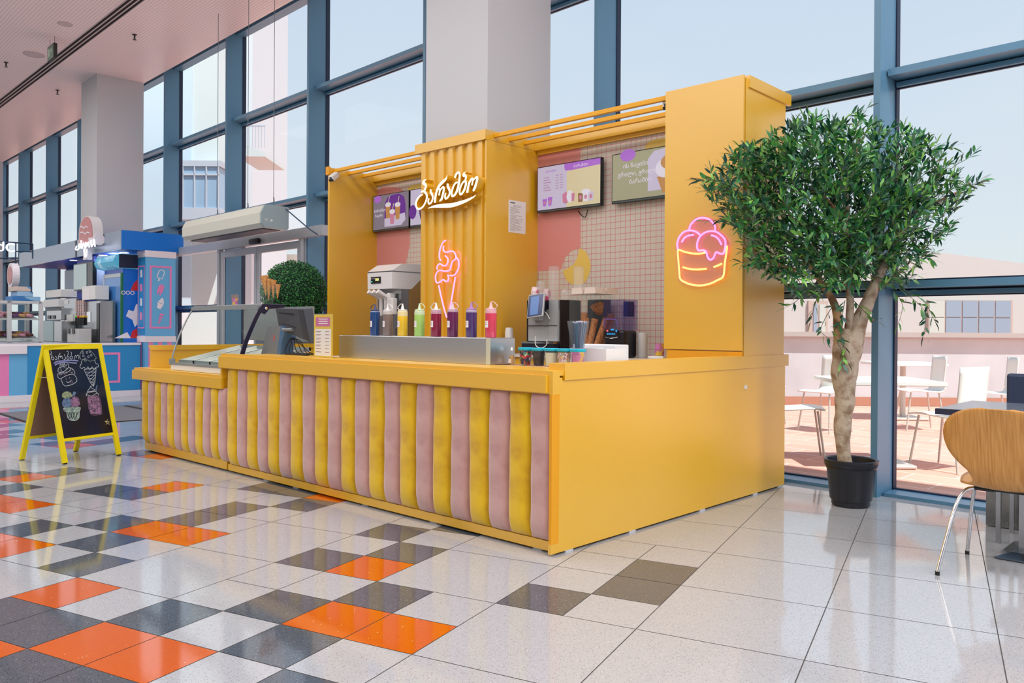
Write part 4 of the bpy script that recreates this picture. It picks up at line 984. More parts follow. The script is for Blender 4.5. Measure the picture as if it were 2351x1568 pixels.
lathe_thing('white_canister', 'white canister left of the coffee machine', 'canister', -4.86, 5.12, [(.036, .906), (.036, 1.10), (.032, 1.115), (.03, 1.13)], WHT)

# ---- menu screens on the tiled wall
SCF = mat('screen_bezel', (10, 10, 16), .25)
def tv(name, xa, xb, za, zb, lb, draw, xleft=None, feet_=False):
    y = 5.555
    t = thing(name, lb, 'screen', ((xa + xb) / 2, y, (za + zb) / 2), group='menu screens')
    MB().rbox(xa, xb, y - .02, y + .02, za, zb, .004).build('bezel', SCF, t)
    MB().box(xa + .2, xb - .2, y + .02, YB - .001, za + .12, zb - .12).build('wall_bracket', SCF, t)
    m = MB(); yy = y - .0205
    def Rr(u0, u1, v0, v1, mm, d=0):
        a, b_ = xa + .008 + (xb - xa - .016) * u0, xa + .008 + (xb - xa - .016) * u1; c, e_ = za + .022 + (zb - za - .03) * v0, za + .022 + (zb - za - .03) * v1
        m.poly([(a, yy - d, c), (b_, yy - d, c), (b_, yy - d, e_), (a, yy - d, e_)], mm)
    def Pp(pts, mm, d=0): m.poly([(xa + .008 + (xb - xa - .016) * u, yy - d, za + .022 + (zb - za - .03) * v) for u, v in pts], mm)
    def Tx(s, u, v, size, mm, d=.001): text_mesh(m, s, size, wallM((xa + .008 + (xb - xa - .016) * u, yy - d, za + .022 + (zb - za - .03) * v), (1, 0, 0)), mm, .0003)
    draw(Rr, Pp, Tx); m.build('screen_picture', None, t)
    MB().box(xa + .01, xb - .01, y - .0215, y - .02, za + .003, za + .016).build('lower_trim', mat('tv_trim', (70, 84, 84), .3), t)
    return t
def scr(n, c, k=.62): return mat('scr_' + n, tuple(int(v * .55) for v in c), .25, emit=c, es=k)
LIL = scr('lilac', (206, 196, 222)); CRM = scr('cream', (222, 208, 168)); PUR = scr('purple', (178, 108, 214)); TXT = scr('text', (176, 120, 170)); WHS = scr('white', (232, 226, 240)); BRN = scr('brown', (150, 110, 80)); DPU = scr('deep', (104, 44, 150)); GRE = scr('olive', (178, 176, 110)); GRY = scr('greyviolet', (134, 124, 140)); ORA = scr('orange', (196, 140, 80)); PKS = scr('pinks', (206, 130, 160)); DKS = scr('dk', (90, 60, 90))
circ = lambda u, v, ru, rv, n=20, a0=0, a1=6.283: [(u + ru * math.cos(a0 + (a1 - a0) * i / n), v + rv * math.sin(a0 + (a1 - a0) * i / n)) for i in range(n)]
def d1(R_, P_, T_):
    R_(0, 1, 0, 1, LIL); P_([(.48, 0), (1, 0), (1, .86), (.52, .86), (.48, .8)], CRM, .0003); P_([(.44, .90), (.46, .84), (.55, .83), (1, .86), (1, 1), (.44, 1)], PUR, .0006)
    T_('ბარამბო', .70, .88, .035, WHS); T_('ბარამბო', .22, .86, .028, PUR)
    for i in range(6):
        R_(.10, .19 + .02 * (i % 3), .74 - i * .06, .755 - i * .06, TXT, .001); R_(.30, .35, .76 - i * .06, .772 - i * .06, TXT, .001); R_(.37, .42, .76 - i * .06, .772 - i * .06, TXT, .001)
    for u, h in ((.12, .17), (.21, .20)): P_([(u - .025, .08), (u + .02, .08), (u + .04, .08 + h), (u - .04, .08 + h)], PUR, .001); P_([(u - .015, .12), (u + .015, .14), (u + .02, .08 + h * .7), (u - .02, .08 + h * .6)], PKS, .0014)
    P_([(.42, .12), (.46, .08), (.50, .1), (.51, .28), (.47, .36), (.41, .30)], PKS, .001); P_(circ(.53, .24, .05, .14), WHS, .0012); P_([(.56, .12), (.60, .12), (.61, .3), (.56, .3)], PKS, .0014)
    for u, c in ((.70, BRN), (.78, WHS), (.86, LIL)): P_([(u - .035, .08), (u + .03, .08), (u + .04, .28), (u - .04, .28)], c, .001 + .0002 * (u > .75)); P_(circ(u, .18, .022, .05), PKS, .0016)
    P_(circ(.78, .30, .07, .06), WHS, .0016)
def d2(R_, P_, T_):
    R_(0, 1, 0, 1, GRE); R_(0, .75, 0, 1, scr('greyolive', (168, 164, 132)), .0003); P_([(.5, .12), (.5, .8), (.58, .95), (1, 1), (1, .12)], LIL, .0006); P_(circ(.22, .95, .11, .13), PUR, .0009)
    T_('ის ნაყინი', .33, .68, .05, WHS, .0015); T_('გრილი, გრილო', .36, .50, .05, WHS, .0015); T_('ბარამბო', .40, .33, .05, WHS, .0015)
    P_([(.62, .40), (.82, .36), (.78, .1), (.70, .04)], ORA, .0011); P_(circ(.74, .56, .14, .20), WHS, .0012); P_(circ(.80, .68, .13, .16), ORA, .0015); P_(circ(.80, .64, .07, .09), CRM, .0018)
def d3(R_, P_, T_):
    R_(0, 1, 0, 1, GRY); P_([(.33, .06), (.33, .72), (.42, .93), (.62, .97), (.74, .97), (.88, .86), (.92, .6), (.92, .2), (.80, .06)], DPU, .0004); P_(circ(.13, .9, .10, .11), PUR, .0006)
    P_([(.33, .06), (.33, .30), (.62, .36), (.90, .40), (.92, .2), (.80, .06)], LIL, .0006)
    for u, v, h, c in ((.43, .30, .40, ORA), (.55, .12, .36, PKS), (.70, .24, .42, ORA)):
        P_([(u - .05, v), (u + .05, v), (u + .075, v + h), (u - .075, v + h)], c, .001); P_(circ(u, v + h, .08, .07), WHS, .0013); P_([(u - .01, v + h), (u + .01, v + h), (u + .05, v + h + .24), (u + .035, v + h + .24)], CRM, .0016)
    T_('ბარამბო', .19, .52, .045, WHS, .002); T_('ნაყინი', .17, .38, .04, WHS, .002)
def d4(R_, P_, T_):
    R_(0, 1, 0, 1, LIL); P_(circ(.06, .38, .10, .2), DPU, .0006); P_(circ(.35, .45, .12, .4), DKS, .0008)
sh = 5.555 / 5.62
tv('menu_screen', -4.915, -4.195, 2.165, 2.577, 'menu screen with prices on lilac and cream, beside the yellow ribbed casing', d1)
tv('menu_screen', -4.085, -3.365, 2.165, 2.577, 'menu screen with a purple disc and large ice cream picture, next to the tall cabinet', d2)
tv('menu_screen', -7.345, -6.72, 2.175, 2.575, 'menu screen with purple arch and three drinks, above the soft-serve machine', d3)
tv('menu_screen', -6.705, -6.08, 2.175, 2.575, 'menu screen mostly hidden behind the ribbed casing on the left-hand tiled wall', d4)
tag(MB().tube(cat_rom([on(1327, 484, 1, 5.58), on(1332, 491, 1, 5.58), on(1341, 499, 1, 5.58), on(1346, 494, 1, 5.58), on(1349, 482, 1, 5.58)], 4), .004, 5).build('screen_cable', CBL, base=on(1340, 490, 1, 5.58), smooth=60), 'loop of black cable hanging below the price menu screen', 'cable')
# ---- cameras on the bars
def camera_thing(p, rz, lb, t0=None):
    t = thing('security_camera', lb, 'camera', p, group='security cameras on the kiosk')
    R_ = Matrix.Translation(p) @ Matrix.Rotation(rz, 4, 'Z') @ Matrix.Rotation(math.radians(28), 4, 'X')
    MB().rbox(-.028, .028, -.09, .07, -.03, .03, .01, WHT, R_).build('housing', WHT, t)
    MB().box(-.026, .026, -.092, -.089, -.028, -.004, BLK, R_).box(-.012, .012, -.095, -.089, -.002, .018, DGR, R_).build('lens', None, t)
    MB().tube([p, Vector(p) + Vector((-.03, .03, .035))], .012, 8).build('bracket', WHT, t)
camera_thing(Vector((-7.29, 4.99, 2.715)), .5, 'white security camera under the overhead bars at the left wing')
camera_thing(Vector((-3.262, 5.125, 2.775)), .2, 'white security camera peeking out beside the tall cabinet top')
# ================================================================ chalkboard A-frame (world axes)
AYE = mat('frame_yellow', (226, 208, 8), .45); CHK = mat('chalk_black', (10, 30, 56), .18, noise=(2.2, (8, 12, 24), .4, .65)); BRB = mat('brown_board', (128, 96, 82), .7)
A1, A2 = Vector((-7.154, 2.34, 0)), Vector((-7.311, 2.827, 0)); B1, B2 = Vector((-7.644, 2.152, 0)), Vector((-7.841, 2.64, 0))
ab = thing('chalkboard_stand', 'yellow framed A-shaped chalkboard with ice cream drawings standing on the tiles', 'sign board', tuple((A1 + A2 + B1 + B2) / 4))
HT = .965
def leaf(P1, P2, side):
    w = (P2 - P1); L = w.length; x = w.normalized(); mid = (A1 + A2 + B1 + B2) / 4
    top1 = ((A1 + B1) / 2) + Vector((0, 0, HT)) + side * .0; zax = (top1 - P1); zax = (zax - x * zax.dot(x)); H = zax.length; zax.normalize()
    y = zax.cross(x).normalized()
    return Matrix(((x.x, y.x, zax.x, P1.x), (x.y, y.y, zax.y, P1.y), (x.z, y.z, zax.z, P1.z), (0, 0, 0, 1))), L, H
nrm = Vector((.952, .307, 0))
for nm, P1, P2 in (('front', A1, A2), ('rear', B1, B2)):
    Mx, L, H = leaf(P1, P2, nrm)
    s_ = 1
    yv = Vector((Mx[0][1], Mx[1][1], Mx[2][1])); out_ = yv.dot(nrm) > 0
    fw = .036; d0, d1 = (-.022, .0) if (out_ == (nm == 'front')) else (0, .022)
    m = MB()
    m.box(-.018, fw - .012, d0, d1, .012, H, AYE, Mx).box(L - fw + .012, L + .018, d0, d1, .012, H, AYE, Mx); fw -= .012; m.box(fw, L - fw, d0, d1, H - fw - .02, H - fw, AYE, Mx).box(fw, L - fw, d0, d1, H - fw, H, AYE, Mx).box(fw, L - fw, d0, d1, .185, .185 + fw, AYE, Mx)
    frm_ = m.build('frame', AYE, ab)
    m = MB().box(-.012, fw - .006, d0 + .003, d1 - .003, 0, .012, BLK, Mx); m.build('rubber_foot', BLK, frm_)
    m = MB().box(L - fw + .006, L + .012, d0 + .003, d1 - .003, 0, .012, BLK, Mx); m.build('rubber_foot', BLK, frm_)
    if nm == 'front':
        dc_ = (d0 + d1) / 2; fs_ = d1 if out_ else d0
        pn = MB().box(fw, L - fw, dc_ - .004, dc_ + .004, .185 + fw, H - fw, CHK, Mx).build('chalk_panel', CHK, ab)
        P0 = Mx @ Vector((L / 2, dc_ + (.0046 if out_ else -.0046), H / 2)); NN = (yv if out_ else -yv).normalized()
    else:
        MB().box(fw, L - fw, (d0 + d1) / 2 - .004, (d0 + d1) / 2 + .004, .185 + fw, H - fw, BRB, Mx).build('back_panel', BRB, ab)
a = A1.lerp(((A1 + B1) / 2) + Vector((0, 0, HT)), .72); b_ = B1.lerp(((A1 + B1) / 2) + Vector((0, 0, HT)), .72)
MB().tube([a, b_], .004, 6).build('stay_rod', CHR, ab)
CKW = mat('chalk_white', (176, 188, 196), .9); CKP = mat('chalk_pink', (144, 108, 138), .9, noise=(60, (90, 70, 100), .45, .6)); CKB = mat('chalk_blue', (98, 122, 156), .9, noise=(60, (66, 88, 120), .45, .6)); CKY = mat('chalk_yellow', (142, 154, 120), .9, noise=(60, (100, 116, 96), .45, .6)); CKG = mat('chalk_green', (146, 168, 152), .9, noise=(60, (90, 112, 112), .45, .6)); CKS = mat('chalk_smear', (120, 126, 170), .9)
dm = MB()
def K_(pts, m=CKW, w=.0042, sm=3):
    P = [onplane(90 + x / 5.405, 780 + y / 5.405, P0, NN) for x, y in pts]
    P = cat_rom(P, sm) if sm > 1 and len(P) > 2 else P
    ribbon(dm, P, [w] * len(P), NN, m, lift=.0006)
def F_ill(pts, m): dm.poly([tuple(onplane(90 + x / 5.405, 780 + y / 5.405, P0, NN) + NN * .0003) for x, y in pts], m)
for st in ([(140,145),(152,160),(140,185),(160,190),(150,225),(165,250),(185,235),(170,215),(152,222)], [(200,200),(210,215),(222,235),(205,250),(196,235)], [(262,165),(240,200),(240,245)], [(244,215),(262,200),(262,225)], [(266,210),(280,200),(285,225),(296,240)], [(308,180),(322,210),(325,240),(305,248)],
           [(340,150),(352,140),(360,160),(352,200),(340,235),(365,240),(370,215),(350,200)], [(390,150),(402,165),(395,195),(415,215),(400,240),(382,225),(398,200)], [(440,245),(442,205),(455,195),(462,225)], [(464,205),(480,190),(492,205),(490,240)]): K_(st)
K_([(185,295),(220,272),(300,262),(400,255),(485,262)], CKS, .012); K_([(195,315),(240,292),(330,280),(465,290)], CKS, .012)
# cupcake
K_([(270,485),(320,575),(465,520),(430,432),(350,440),(265,485)]); K_([(262,485),(235,470),(230,430),(262,410),(330,412),(390,370),(362,335)]); K_([(235,400),(235,360),(262,340),(330,325),(345,300),(365,310),(362,345),(320,385),(262,402),(240,400)]); K_([(362,340),(410,360),(440,400),(440,430)]); K_([(256,330),(262,295),(285,285),(315,295),(320,320)]); K_([(270,305),(285,300),(288,315),(272,318),(270,305)], CKW, .003); K_([(295,300),(308,302),(305,318),(294,315),(295,300)], CKW, .003)
rnd = random.Random(4)
for k in range(26):
    x = rnd.uniform(250, 430); y = 430 - (x - 250) * .28 + rnd.uniform(-16, 30); K_([(x, y), (x + rnd.uniform(-9, 9), y + rnd.uniform(-8, 8))], (CKW, CKP)[k % 2], .0045, 1)
for k in range(12):
    x = rnd.uniform(250, 345); y = 370 - (x - 250) * .3 + rnd.uniform(-10, 20); K_([(x, y), (x + rnd.uniform(-7, 7), y + rnd.uniform(-6, 6))], CKW, .004, 1)
K_([(330,485),(338,487)], CKW, .006, 1); K_([(372,473),(380,475)], CKW, .006, 1); K_([(335,512),(352,528),(380,522),(400,500)]); K_([(385,520),(400,540),(412,522),(402,505)], CKP, .004)
# cone
K_([(525,250),(505,220),(510,165),(545,125),(600,118),(650,150),(690,195),(706,225),(690,245),(672,262),(650,255),(635,272),(612,255),(590,250),(570,272),(548,240),(528,262)], CKG); K_([(528,262),(520,300),(505,335),(530,358),(555,340),(580,370),(605,335),(625,378),(655,335),(680,372),(705,340),(735,335),(728,305),(700,290),(690,250)]); K_([(556,368),(672,582),(706,355)])
for k in range(6):
    t0 = k / 6
    K_([(556 + 116 * t0, 368 + 214 * t0), (706 - 34 * min(1, t0 + .25), 355 + 227 * min(1, t0 + .25) - 60 * (1 - t0))], CKW, .0035, 1); K_([(706 - 34 * t0, 355 + 227 * t0), (556 + 116 * min(1, t0 + .3), 368 + 214 * min(1, t0 + .3))], CKW, .0035, 1)
for x, y in ((540,160),(592,158),(625,150),(548,200),(610,210),(645,190),(572,238)): K_([(x - 8, y - 10), (x + 8, y - 12), (x + 9, y + 10), (x - 7, y + 12), (x - 8, y - 10)], CKW, .0035, 1)
# sundae
F_ill([(290,680),(310,650),(350,645),(390,660),(410,700),(380,720),(320,730),(288,715)], CKY); F_ill([(290,780),(310,735),(350,720),(395,735),(395,830),(350,845),(300,830)], CKB); F_ill([(395,735),(430,710),(480,725),(502,800),(480,835),(400,835)], CKP); F_ill([(300,850),(330,885),(500,880),(510,840),(480,830),(320,835)], CKG); F_ill([(335,890),(360,975),(400,1000),(450,1000),(490,975),(495,885)], CKG); F_ill([(410,690),(425,640),(460,655),(435,705)], CKB)
K_([(288,715),(290,670),(330,645),(385,655),(412,700)], CKY); K_([(300,830),(286,785),(310,735),(360,722)], CKB); K_([(400,712),(470,712),(502,770),(500,820)], CKP); K_([(340,890),(355,970),(400,1000),(460,998),(495,960),(498,885)]); K_([(300,845),(320,890),(400,885),(500,880),(508,835)])
for k in range(4): K_([(350 + 35 * k, 895), (380 + 30 * k, 985)], CHK, .004, 1); K_([(480 - 35 * k, 895), (440 - 25 * k, 985)], CHK, .004, 1)
# shake
F_ill([(598,708),(738,700),(776,905),(760,925),(636,918)], CKP); K_([(598,708),(636,918),(765,925),(776,900),(738,700),(598,708)], CKP); K_([(585,700),(590,680),(650,700),(720,660),(735,690)]); K_([(590,690),(585,665),(640,650),(700,640),(715,665)]); K_([(600,655),(600,640),(650,640),(690,622),(650,600),(642,570),(625,605),(600,630)]); K_([(718,565),(700,640)], CKB, .012, 1)
K_([(650,750),(655,790),(672,790)], CHK, .005); K_([(700,760),(705,775)], CHK, .005, 1); K_([(670,850),(690,870),(665,885),(700,890)], CHK, .005)
K_([(815,1010),(875,1020),(828,1052),(848,985),(872,1055),(815,1010)], mat('chalk_star', (220, 210, 150), .9), .004, 1)
dm.build('chalk_drawing', None, pn)

# ================================================================ door mat
MT = mat('mat_grey', (122, 122, 128), .95, noise=(220, (96, 96, 104), .4, .6)); MTE = mat('mat_edge', (40, 42, 48), .8)
for k, (x0, x1, y0, y1, lb) in enumerate(((-12.0, -10.02, 2.57, 4.08, 'large grey entrance mat lying before the blue stall'), (-12.0, -10.02, 4.12, 5.40, 'second grey entrance mat, next to the automatic door'))):
    mt = thing('entrance_mat', lb, 'mat', ((x0 + x1) / 2, (y0 + y1) / 2, 0), 'F', 'entrance mats')
    MB().box(x0 + .03, x1 - .03, y0 + .03, y1 - .03, .0005, .010).build('pile', MT, mt)
    MB().box(x0, x1, y0, y0 + .03, .0005, .007).box(x0, x1, y1 - .03, y1, .0005, .007).box(x0, x0 + .03, y0 + .03, y1 - .03, .0005, .007).box(x1 - .03, x1, y0 + .03, y1 - .03, .0005, .007).build('rubber_edge', MTE, mt)

# ================================================================ clipped boxwood ball in a grey planter
cen = Vector((-7.84, 4.86, 1.49)); RB = .345
tp = thing('boxwood_ball', 'round clipped green artificial bush in a tall grey planter beside the door', 'bush', (cen.x, cen.y, 0))
LGR = D.materials.new('boxwood_leaf'); LGR.use_nodes = True
def leafmat(m, cols, sc, rough=.5):
    n = m.node_tree; b = n.nodes['Principled BSDF']; b.inputs['Roughness'].default_value = rough
    g = n.nodes.new('ShaderNodeNewGeometry'); r = n.nodes.new('ShaderNodeValToRGB'); r.color_ramp.interpolation = 'LINEAR'
    while len(r.color_ramp.elements) < len(cols): r.color_ramp.elements.new(.5)
    for i, c in enumerate(cols): r.color_ramp.elements[i].position = i / (len(cols) - 1); r.color_ramp.elements[i].color = lin(c)
    n.links.new(g.outputs['Random Per Island'], r.inputs[0]); n.links.new(r.outputs[0], b.inputs['Base Color'])
leafmat(LGR, [(6, 60, 34), (10, 84, 40), (22, 112, 48), (70, 150, 60)], 1)
rnd = random.Random(21); m = MB()
for k in range(9000):
    z = rnd.uniform(-.75, 1); a = rnd.uniform(0, 2 * PI); r = math.sqrt(1 - z * z); d = Vector((r * math.cos(a), r * math.sin(a), z))
    p = cen + d * RB * rnd.uniform(.93, 1.03); t = Vector((rnd.gauss(0, 1), rnd.gauss(0, 1), rnd.gauss(0, 1))); t = (t + d * .8).normalized(); s_ = t.cross(d + Vector((.01, .02, .03))).normalized()
    l, w = rnd.uniform(.013, .021), rnd.uniform(.006, .009)
    m.add([p, p + t * l * .5 + s_ * w, p + t * l, p + t * l * .5 - s_ * w], [(0, 1, 2, 3)])
m.build('leaves', LGR, tp)
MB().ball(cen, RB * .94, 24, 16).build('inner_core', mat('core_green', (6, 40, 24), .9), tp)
PLG = mat('planter_grey', (92, 98, 110), .55)
MB().rbox(cen.x - .30, cen.x + .32, cen.y - .30, cen.y + .30, .004, 1.265, .012).build('planter', PLG, tp)

# ================================================================ warm air curtain hanging over the door
AC = mat('curtain_body', (206, 208, 196), .35); ACE = mat('curtain_end', (150, 172, 178), .4); ACD = mat('curtain_under', (60, 72, 88), .5)
xa, xb = -11.85, -9.46; ya, yb, za, zb = 4.86, 5.24, 2.355, 2.655
ac = thing('air_curtain', 'long pale air curtain unit hanging on wires above the automatic door', 'air curtain', ((xa + xb) / 2, 5.05, za), 'F')
pf = [(ya, za + .06), (ya, za + .19), (ya + .05, zb - .01), (ya + .16, zb), (yb, zb - .01), (yb, za + .02), (yb - .02, za), (ya + .05, za + .01)]
MB().prism(pf, 0, xa, xb - .03).build('body', AC, ac)
MB().prism([(a + (.004 if a < 5 else 0), b_) for a, b_ in pf], 0, xb - .03, xb).build('end_cap', ACE, ac)
MB().box(xa + .1, xb - .1, ya + .08, yb - .06, za - .006, za + .004).build('outlet_grille', ACD, ac)
MB().lathe([(.016, 0), (.016, .004)], (0, 0), 14, M=wallM((xb, ya + .14, za + .10), (0, 1, 0))).build('round_logo', WHT, ac)
m = MB(); text_mesh(m, 'TE', .05, wallM((xb + .001, ya + .07, za + .085), (0, 1, 0)), WHT, .0006); m.build('marking', None, ac)
WIR = mat('wire', (120, 124, 130), .4, .6)
for x in (-11.11, -10.2, -9.50): MB().tube([(x, 5.05, zb - .01), (x, 5.05, 5.5)], .004, 5).tube([(x, 5.05, zb + .02), (x + .01, 5.05, zb + .06), (x, 5.05, zb + .10)], .009, 5).build('suspension_wire', WIR, ac)
MB().tube(cat_rom([(xb, 5.2, 2.62), (xb + .1, 5.3, 2.50), (xb + .22, 5.42, 2.36), (xb + .27, 5.5, 2.30)], 4), .008, 6).build('power_cable', mat('cable_blue', (60, 84, 110), .5), ac)

# ================================================================ blue ice cream stall (facade frame)
SBL = mat('stall_light_blue', (104, 178, 224), .4); SBM = mat('stall_mid_blue', (38, 140, 200), .4); SBR = mat('stall_bright_blue', (0, 112, 206), .35); SGY = mat('stall_fascia_grey', (150, 166, 184), .25, .4); SPK_ = mat('stall_pink', (234, 132, 186), .45); SWH = mat('stall_white', (232, 226, 232), .4); SDB = mat('stall_deep_blue', (8, 62, 178), .45)
XC = -13.66
def strip(mb, x, y0, y1, z0, z1, m): mb.box(x, x + .004, y0, y1, z0, z1, m)
def frame_rect(mb, x, y0, y1, z0, z1, w, m):
    strip(mb, x, y0, y1, z0, z0 + w, m); strip(mb, x, y0, y1, z1 - w, z1, m); strip(mb, x, y0, y0 + w, z0 + w, z1 - w, m); strip(mb, x, y1 - w, y1, z0 + w, z1 - w, m)
def popsicle(mb, o, u, v, s, m, x, kind):
    """little ice cream pictures; o=(y,z) centre"""
    y0, z0 = o; N = Vector((1, 0, 0))
    def Q(a, b): return (x, y0 + (a * math.cos(.35) - b * math.sin(-.35)) * s, z0 + (a * math.sin(-.35) + b * math.cos(.35)) * s)
    if kind in (0, 1):
        out = [(-.3, -.4), (.3, -.4), (.3, .3), (.15, .5), (-.15, .5), (-.3, .3)]
        if kind == 1: mb.poly([Q(*p) for p in out], m); mb.poly([Q(-.2, -.4), Q(-.2, -.7), Q(-.08, -.7), Q(-.08, -.4)], m); mb.poly([Q(.08, -.4), Q(.08, -.7), Q(.2, -.7), Q(.2, -.4)], m)
        else: ribbon(mb, [Vector(Q(*p)) for p in out + [out[0]]], [.1 * s] * 7, N, m); mb.poly([Q(-.08, -.4), Q(-.08, -.75), Q(.08, -.75), Q(.08, -.4)], m)
    elif kind == 2:
        mb.poly([Q(-.35, 0), Q(-.2, -.6), Q(.2, -.6), Q(.35, 0)], m); mb.poly([Q(-.35, .05), Q(.35, .05), Q(.2, .4), Q(0, .7), Q(-.2, .4)], m)
    else:
        for k in range(4): mb.poly([Q(-.22 + .03 * k, .45 - .3 * k), Q(.22 - .03 * k, .5 - .3 * k), Q(.18 - .03 * k, .28 - .3 * k), Q(-.18 + .03 * k, .23 - .3 * k)], m)
st = thing('stall_counter', 'light blue stall counter with pink stripes and a pink framed panel', 'counter', (XC - .3, 3.4, 0), 'F')
m = MB().box(XC - .04, XC, 0.6, 4.93, .09, .845, SBL); m.build('front_panel', None, st)
m = MB()
for k in range(9): strip(m, XC, .6 + k * .29, .6 + k * .29 + .16, .09, .80, SPK_)
m.build('pink_stripes', None, st)
MB().box(XC - .02, XC + .03, .6, 4.93, 0, .09).build('skirting', SWH, st)
MB().box(XC - .2, XC + .03, .6, 4.93, .815, .850).box(XC, XC + .06, .6, 3.30, .70, .815).build('counter_edge', SWH, st)
MB().box(XC + .002, XC + .01, 3.32, 4.93, .10, .80).build('blue_panel', SBM, st)
m = MB(); frame_rect(m, XC + .011, 3.5, 4.62, .22, .70, .035, SPK_); popsicle(m, (4.12, .45), 1, 1, .22, SPK_, XC + .016, 1); m.build('pink_frame', None, st)
col_ = thing('stall_column', 'light blue stall column with pink framed ice cream pictures', 'column', (-13.75, 5.2, 0), 'F')
MB().box(-13.88, -13.55, 4.97, 5.45, 0, 2.34, SBL).box(-13.88, -13.56, 4.965, 4.97, .98, 2.23, SBM).build('shaft', None, col_)
MB().box(-13.89, -13.54, 4.96, 5.46, 2.235, 2.34).box(-13.89, -13.54, 4.96, 5.46, .86, .955).box(-13.89, -13.53, 4.95, 5.46, 0, .09).build('white_band', SWH, col_)
m = MB(); frame_rect(m, -13.55, 5.035, 5.385, 1.08, 2.10, .03, SPK_)
for k in range(4): popsicle(m, (5.21, 1.96 - k * .235), 1, 1, .15, (SWH, SPK_, SWH, SPK_)[k], -13.545, (0, 1, 2, 3)[k])
for k in range(3): strip(m, -13.55, 5.02 + k * .15, 5.09 + k * .15, .1, .86, SPK_)
m.build('picture_panel', None, col_)
m = MB()
m.box(-13.86, -13.58, 4.962, 4.965, 1.08, 1.10, SPK_).box(-13.86, -13.58, 4.962, 4.965, 2.08, 2.10, SPK_).box(-13.86, -13.84, 4.962, 4.965, 1.1, 2.08, SPK_).box(-13.60, -13.58, 4.962, 4.965, 1.1, 2.08, SPK_).box(-13.84, -13.79, 4.945, 4.95, .1, .86, SPK_).box(-13.72, -13.66, 4.945, 4.95, .1, .86, SPK_)
for k in range(4): m.box(-13.76, -13.68, 4.962, 4.965, 1.22 + k * .23, 1.34 + k * .23, (SPK_, SWH)[k % 2])
m.build('side_picture_panel', None, col_)
cn = thing('stall_canopy', 'stall canopy with grey front fascia and bright blue side', 'canopy', (-16.5, 5, 2.34), 'F')
MB().box(-19.6, -13.56, 4.60, 4.63, 2.335, 2.635).build('front_fascia', SGY, cn)
MB().box(-13.59, -13.55, 4.60, 5.58, 2.335, 2.635).build('side_fascia', SBR, cn)
MB().box(-19.6, -13.59, 4.63, 5.55, 2.341, 2.40).build('soffit', SDB, cn)
DL = mat('downlight', (255, 250, 240), .4, emit=(255, 246, 232), es=3)
for k, (x, y) in enumerate(((-14.3, 4.9), (-15.1, 4.82), (-15.9, 4.9), (-16.7, 4.82), (-14.8, 5.3), (-16.2, 5.3))): MB().lathe([(.07, 2.336), (.07, 2.3405)], (x, y), 16).build('downlight', DL, cn)
MB().box(-15.85, -15.78, 4.594, 4.60, 2.34, 2.63).build('fascia_joint', DGR, cn)
for x, y in ((-14.8, 4.95), (-16.6, 4.95)):
    p = fr('F') @ Vector((x, y, 2.33)); lamp('downlight_lamp', 'AREA', p, 10, (1, .97, .93), .25, .25, aim=(0, 0, -1))
bw = thing('stall_back_wall', 'deep blue stall back wall behind the drinks and machines', 'wall', (-16.5, 5.5, 0), 'F')
MB().box(-19.6, -13.9, 5.50, 5.54, 0, 2.34).build('panel', SDB, bw)
MB().box(-15.3, -14.75, 5.44, 5.50, .9, 2.34).build('grey_panel', mat('stall_grey', (120, 134, 164), .5), bw)
cl = thing('pillar_cladding', 'blue and grey cladding round the pillar inside the stall', 'panel', (-15.6, 4.75, 0), 'F')
MB().box(-16.10, -15.19, 4.70, 4.745, .01, 2.333).build('front_board', SDB, cl); MB().box(-15.215, -15.18, 4.745, 5.49, .01, 2.333).build('side_board', mat('stall_grey', (120, 134, 164), .5), cl)
# lollipop-shaped sign on the fascia
so = thing('lolly_sign', 'dusty pink ice-lolly shaped sign with white birds on the stall fascia', 'sign', (-14.75, 4.5, 2.4), 'F')
SPN = mat('sign_pink', (196, 132, 132), .4)
def ell(cx, cz, rx, rz, n=24, a0=0, a1=6.2832): return [(cx + rx * math.cos(a0 + (a1 - a0) * i / n), cz + rz * math.sin(a0 + (a1 - a0) * i / n)) for i in range(n + 1)]
pl = [on(*q, 1, 4.44, 'F') for q in ((181, 566), (181, 535), (185, 512), (193, 499), (202, 496), (210, 505), (214, 525), (215, 556))]
pl = cat_rom(pl, 4)
MB().prism([(p.x, p.z) for p in pl], 1, 4.44, 4.59).build('lolly_body', mat('sign_white', (220, 214, 214), .4), so)
c = sum((p for p in pl), Vector()) / len(pl)
m = MB().poly([(c.x + (p.x - c.x) * .9, 4.436, c.z + (p.z - c.z) * .92) for p in pl], SPN)
for cx, cz, s in ((192, 522, 1), (195, 535, 1.2)):
    for k in (-1, 1):
        P = [on(cx, cz + 3, 1, 4.432, 'F'), on(cx + k * 4 * s, cz - 2, 1, 4.432, 'F'), on(cx + k * 9 * s, cz - (1 if k < 0 else -0), 1, 4.432, 'F')]
        ribbon(m, cat_rom(P, 3), [.022] * 7, Vector((0, -1, 0)), SWH)
m.build('pink_face', None, so)
NEO = mat('white_neon', (240, 240, 250), .4, emit=(236, 236, 255), es=1.3)
m = MB()
for st_ in ([(176, 565), (174, 573), (180, 572), (182, 560), (184, 570)], [(186, 552), (188, 570), (192, 558), (196, 570)], [(197, 556), (199, 566), (203, 556), (205, 568)], [(208, 552), (210, 566), (214, 560), (216, 550), (218, 566)], [(193, 572), (195, 588), (198, 588), (199, 572)]):
    P = cat_rom([on(*q, 1, 4.42, 'F') for q in st_], 3); m.tube(P, .012, 5, NEO)
m.build('neon_script', None, so)
p0 = on(200, 572, 1, 4.5, 'F'); MB().box(p0.x - .07, p0.x + .07, 4.46, 4.56, p0.z - .18, p0.z + .02).build('stick', SWH, so)
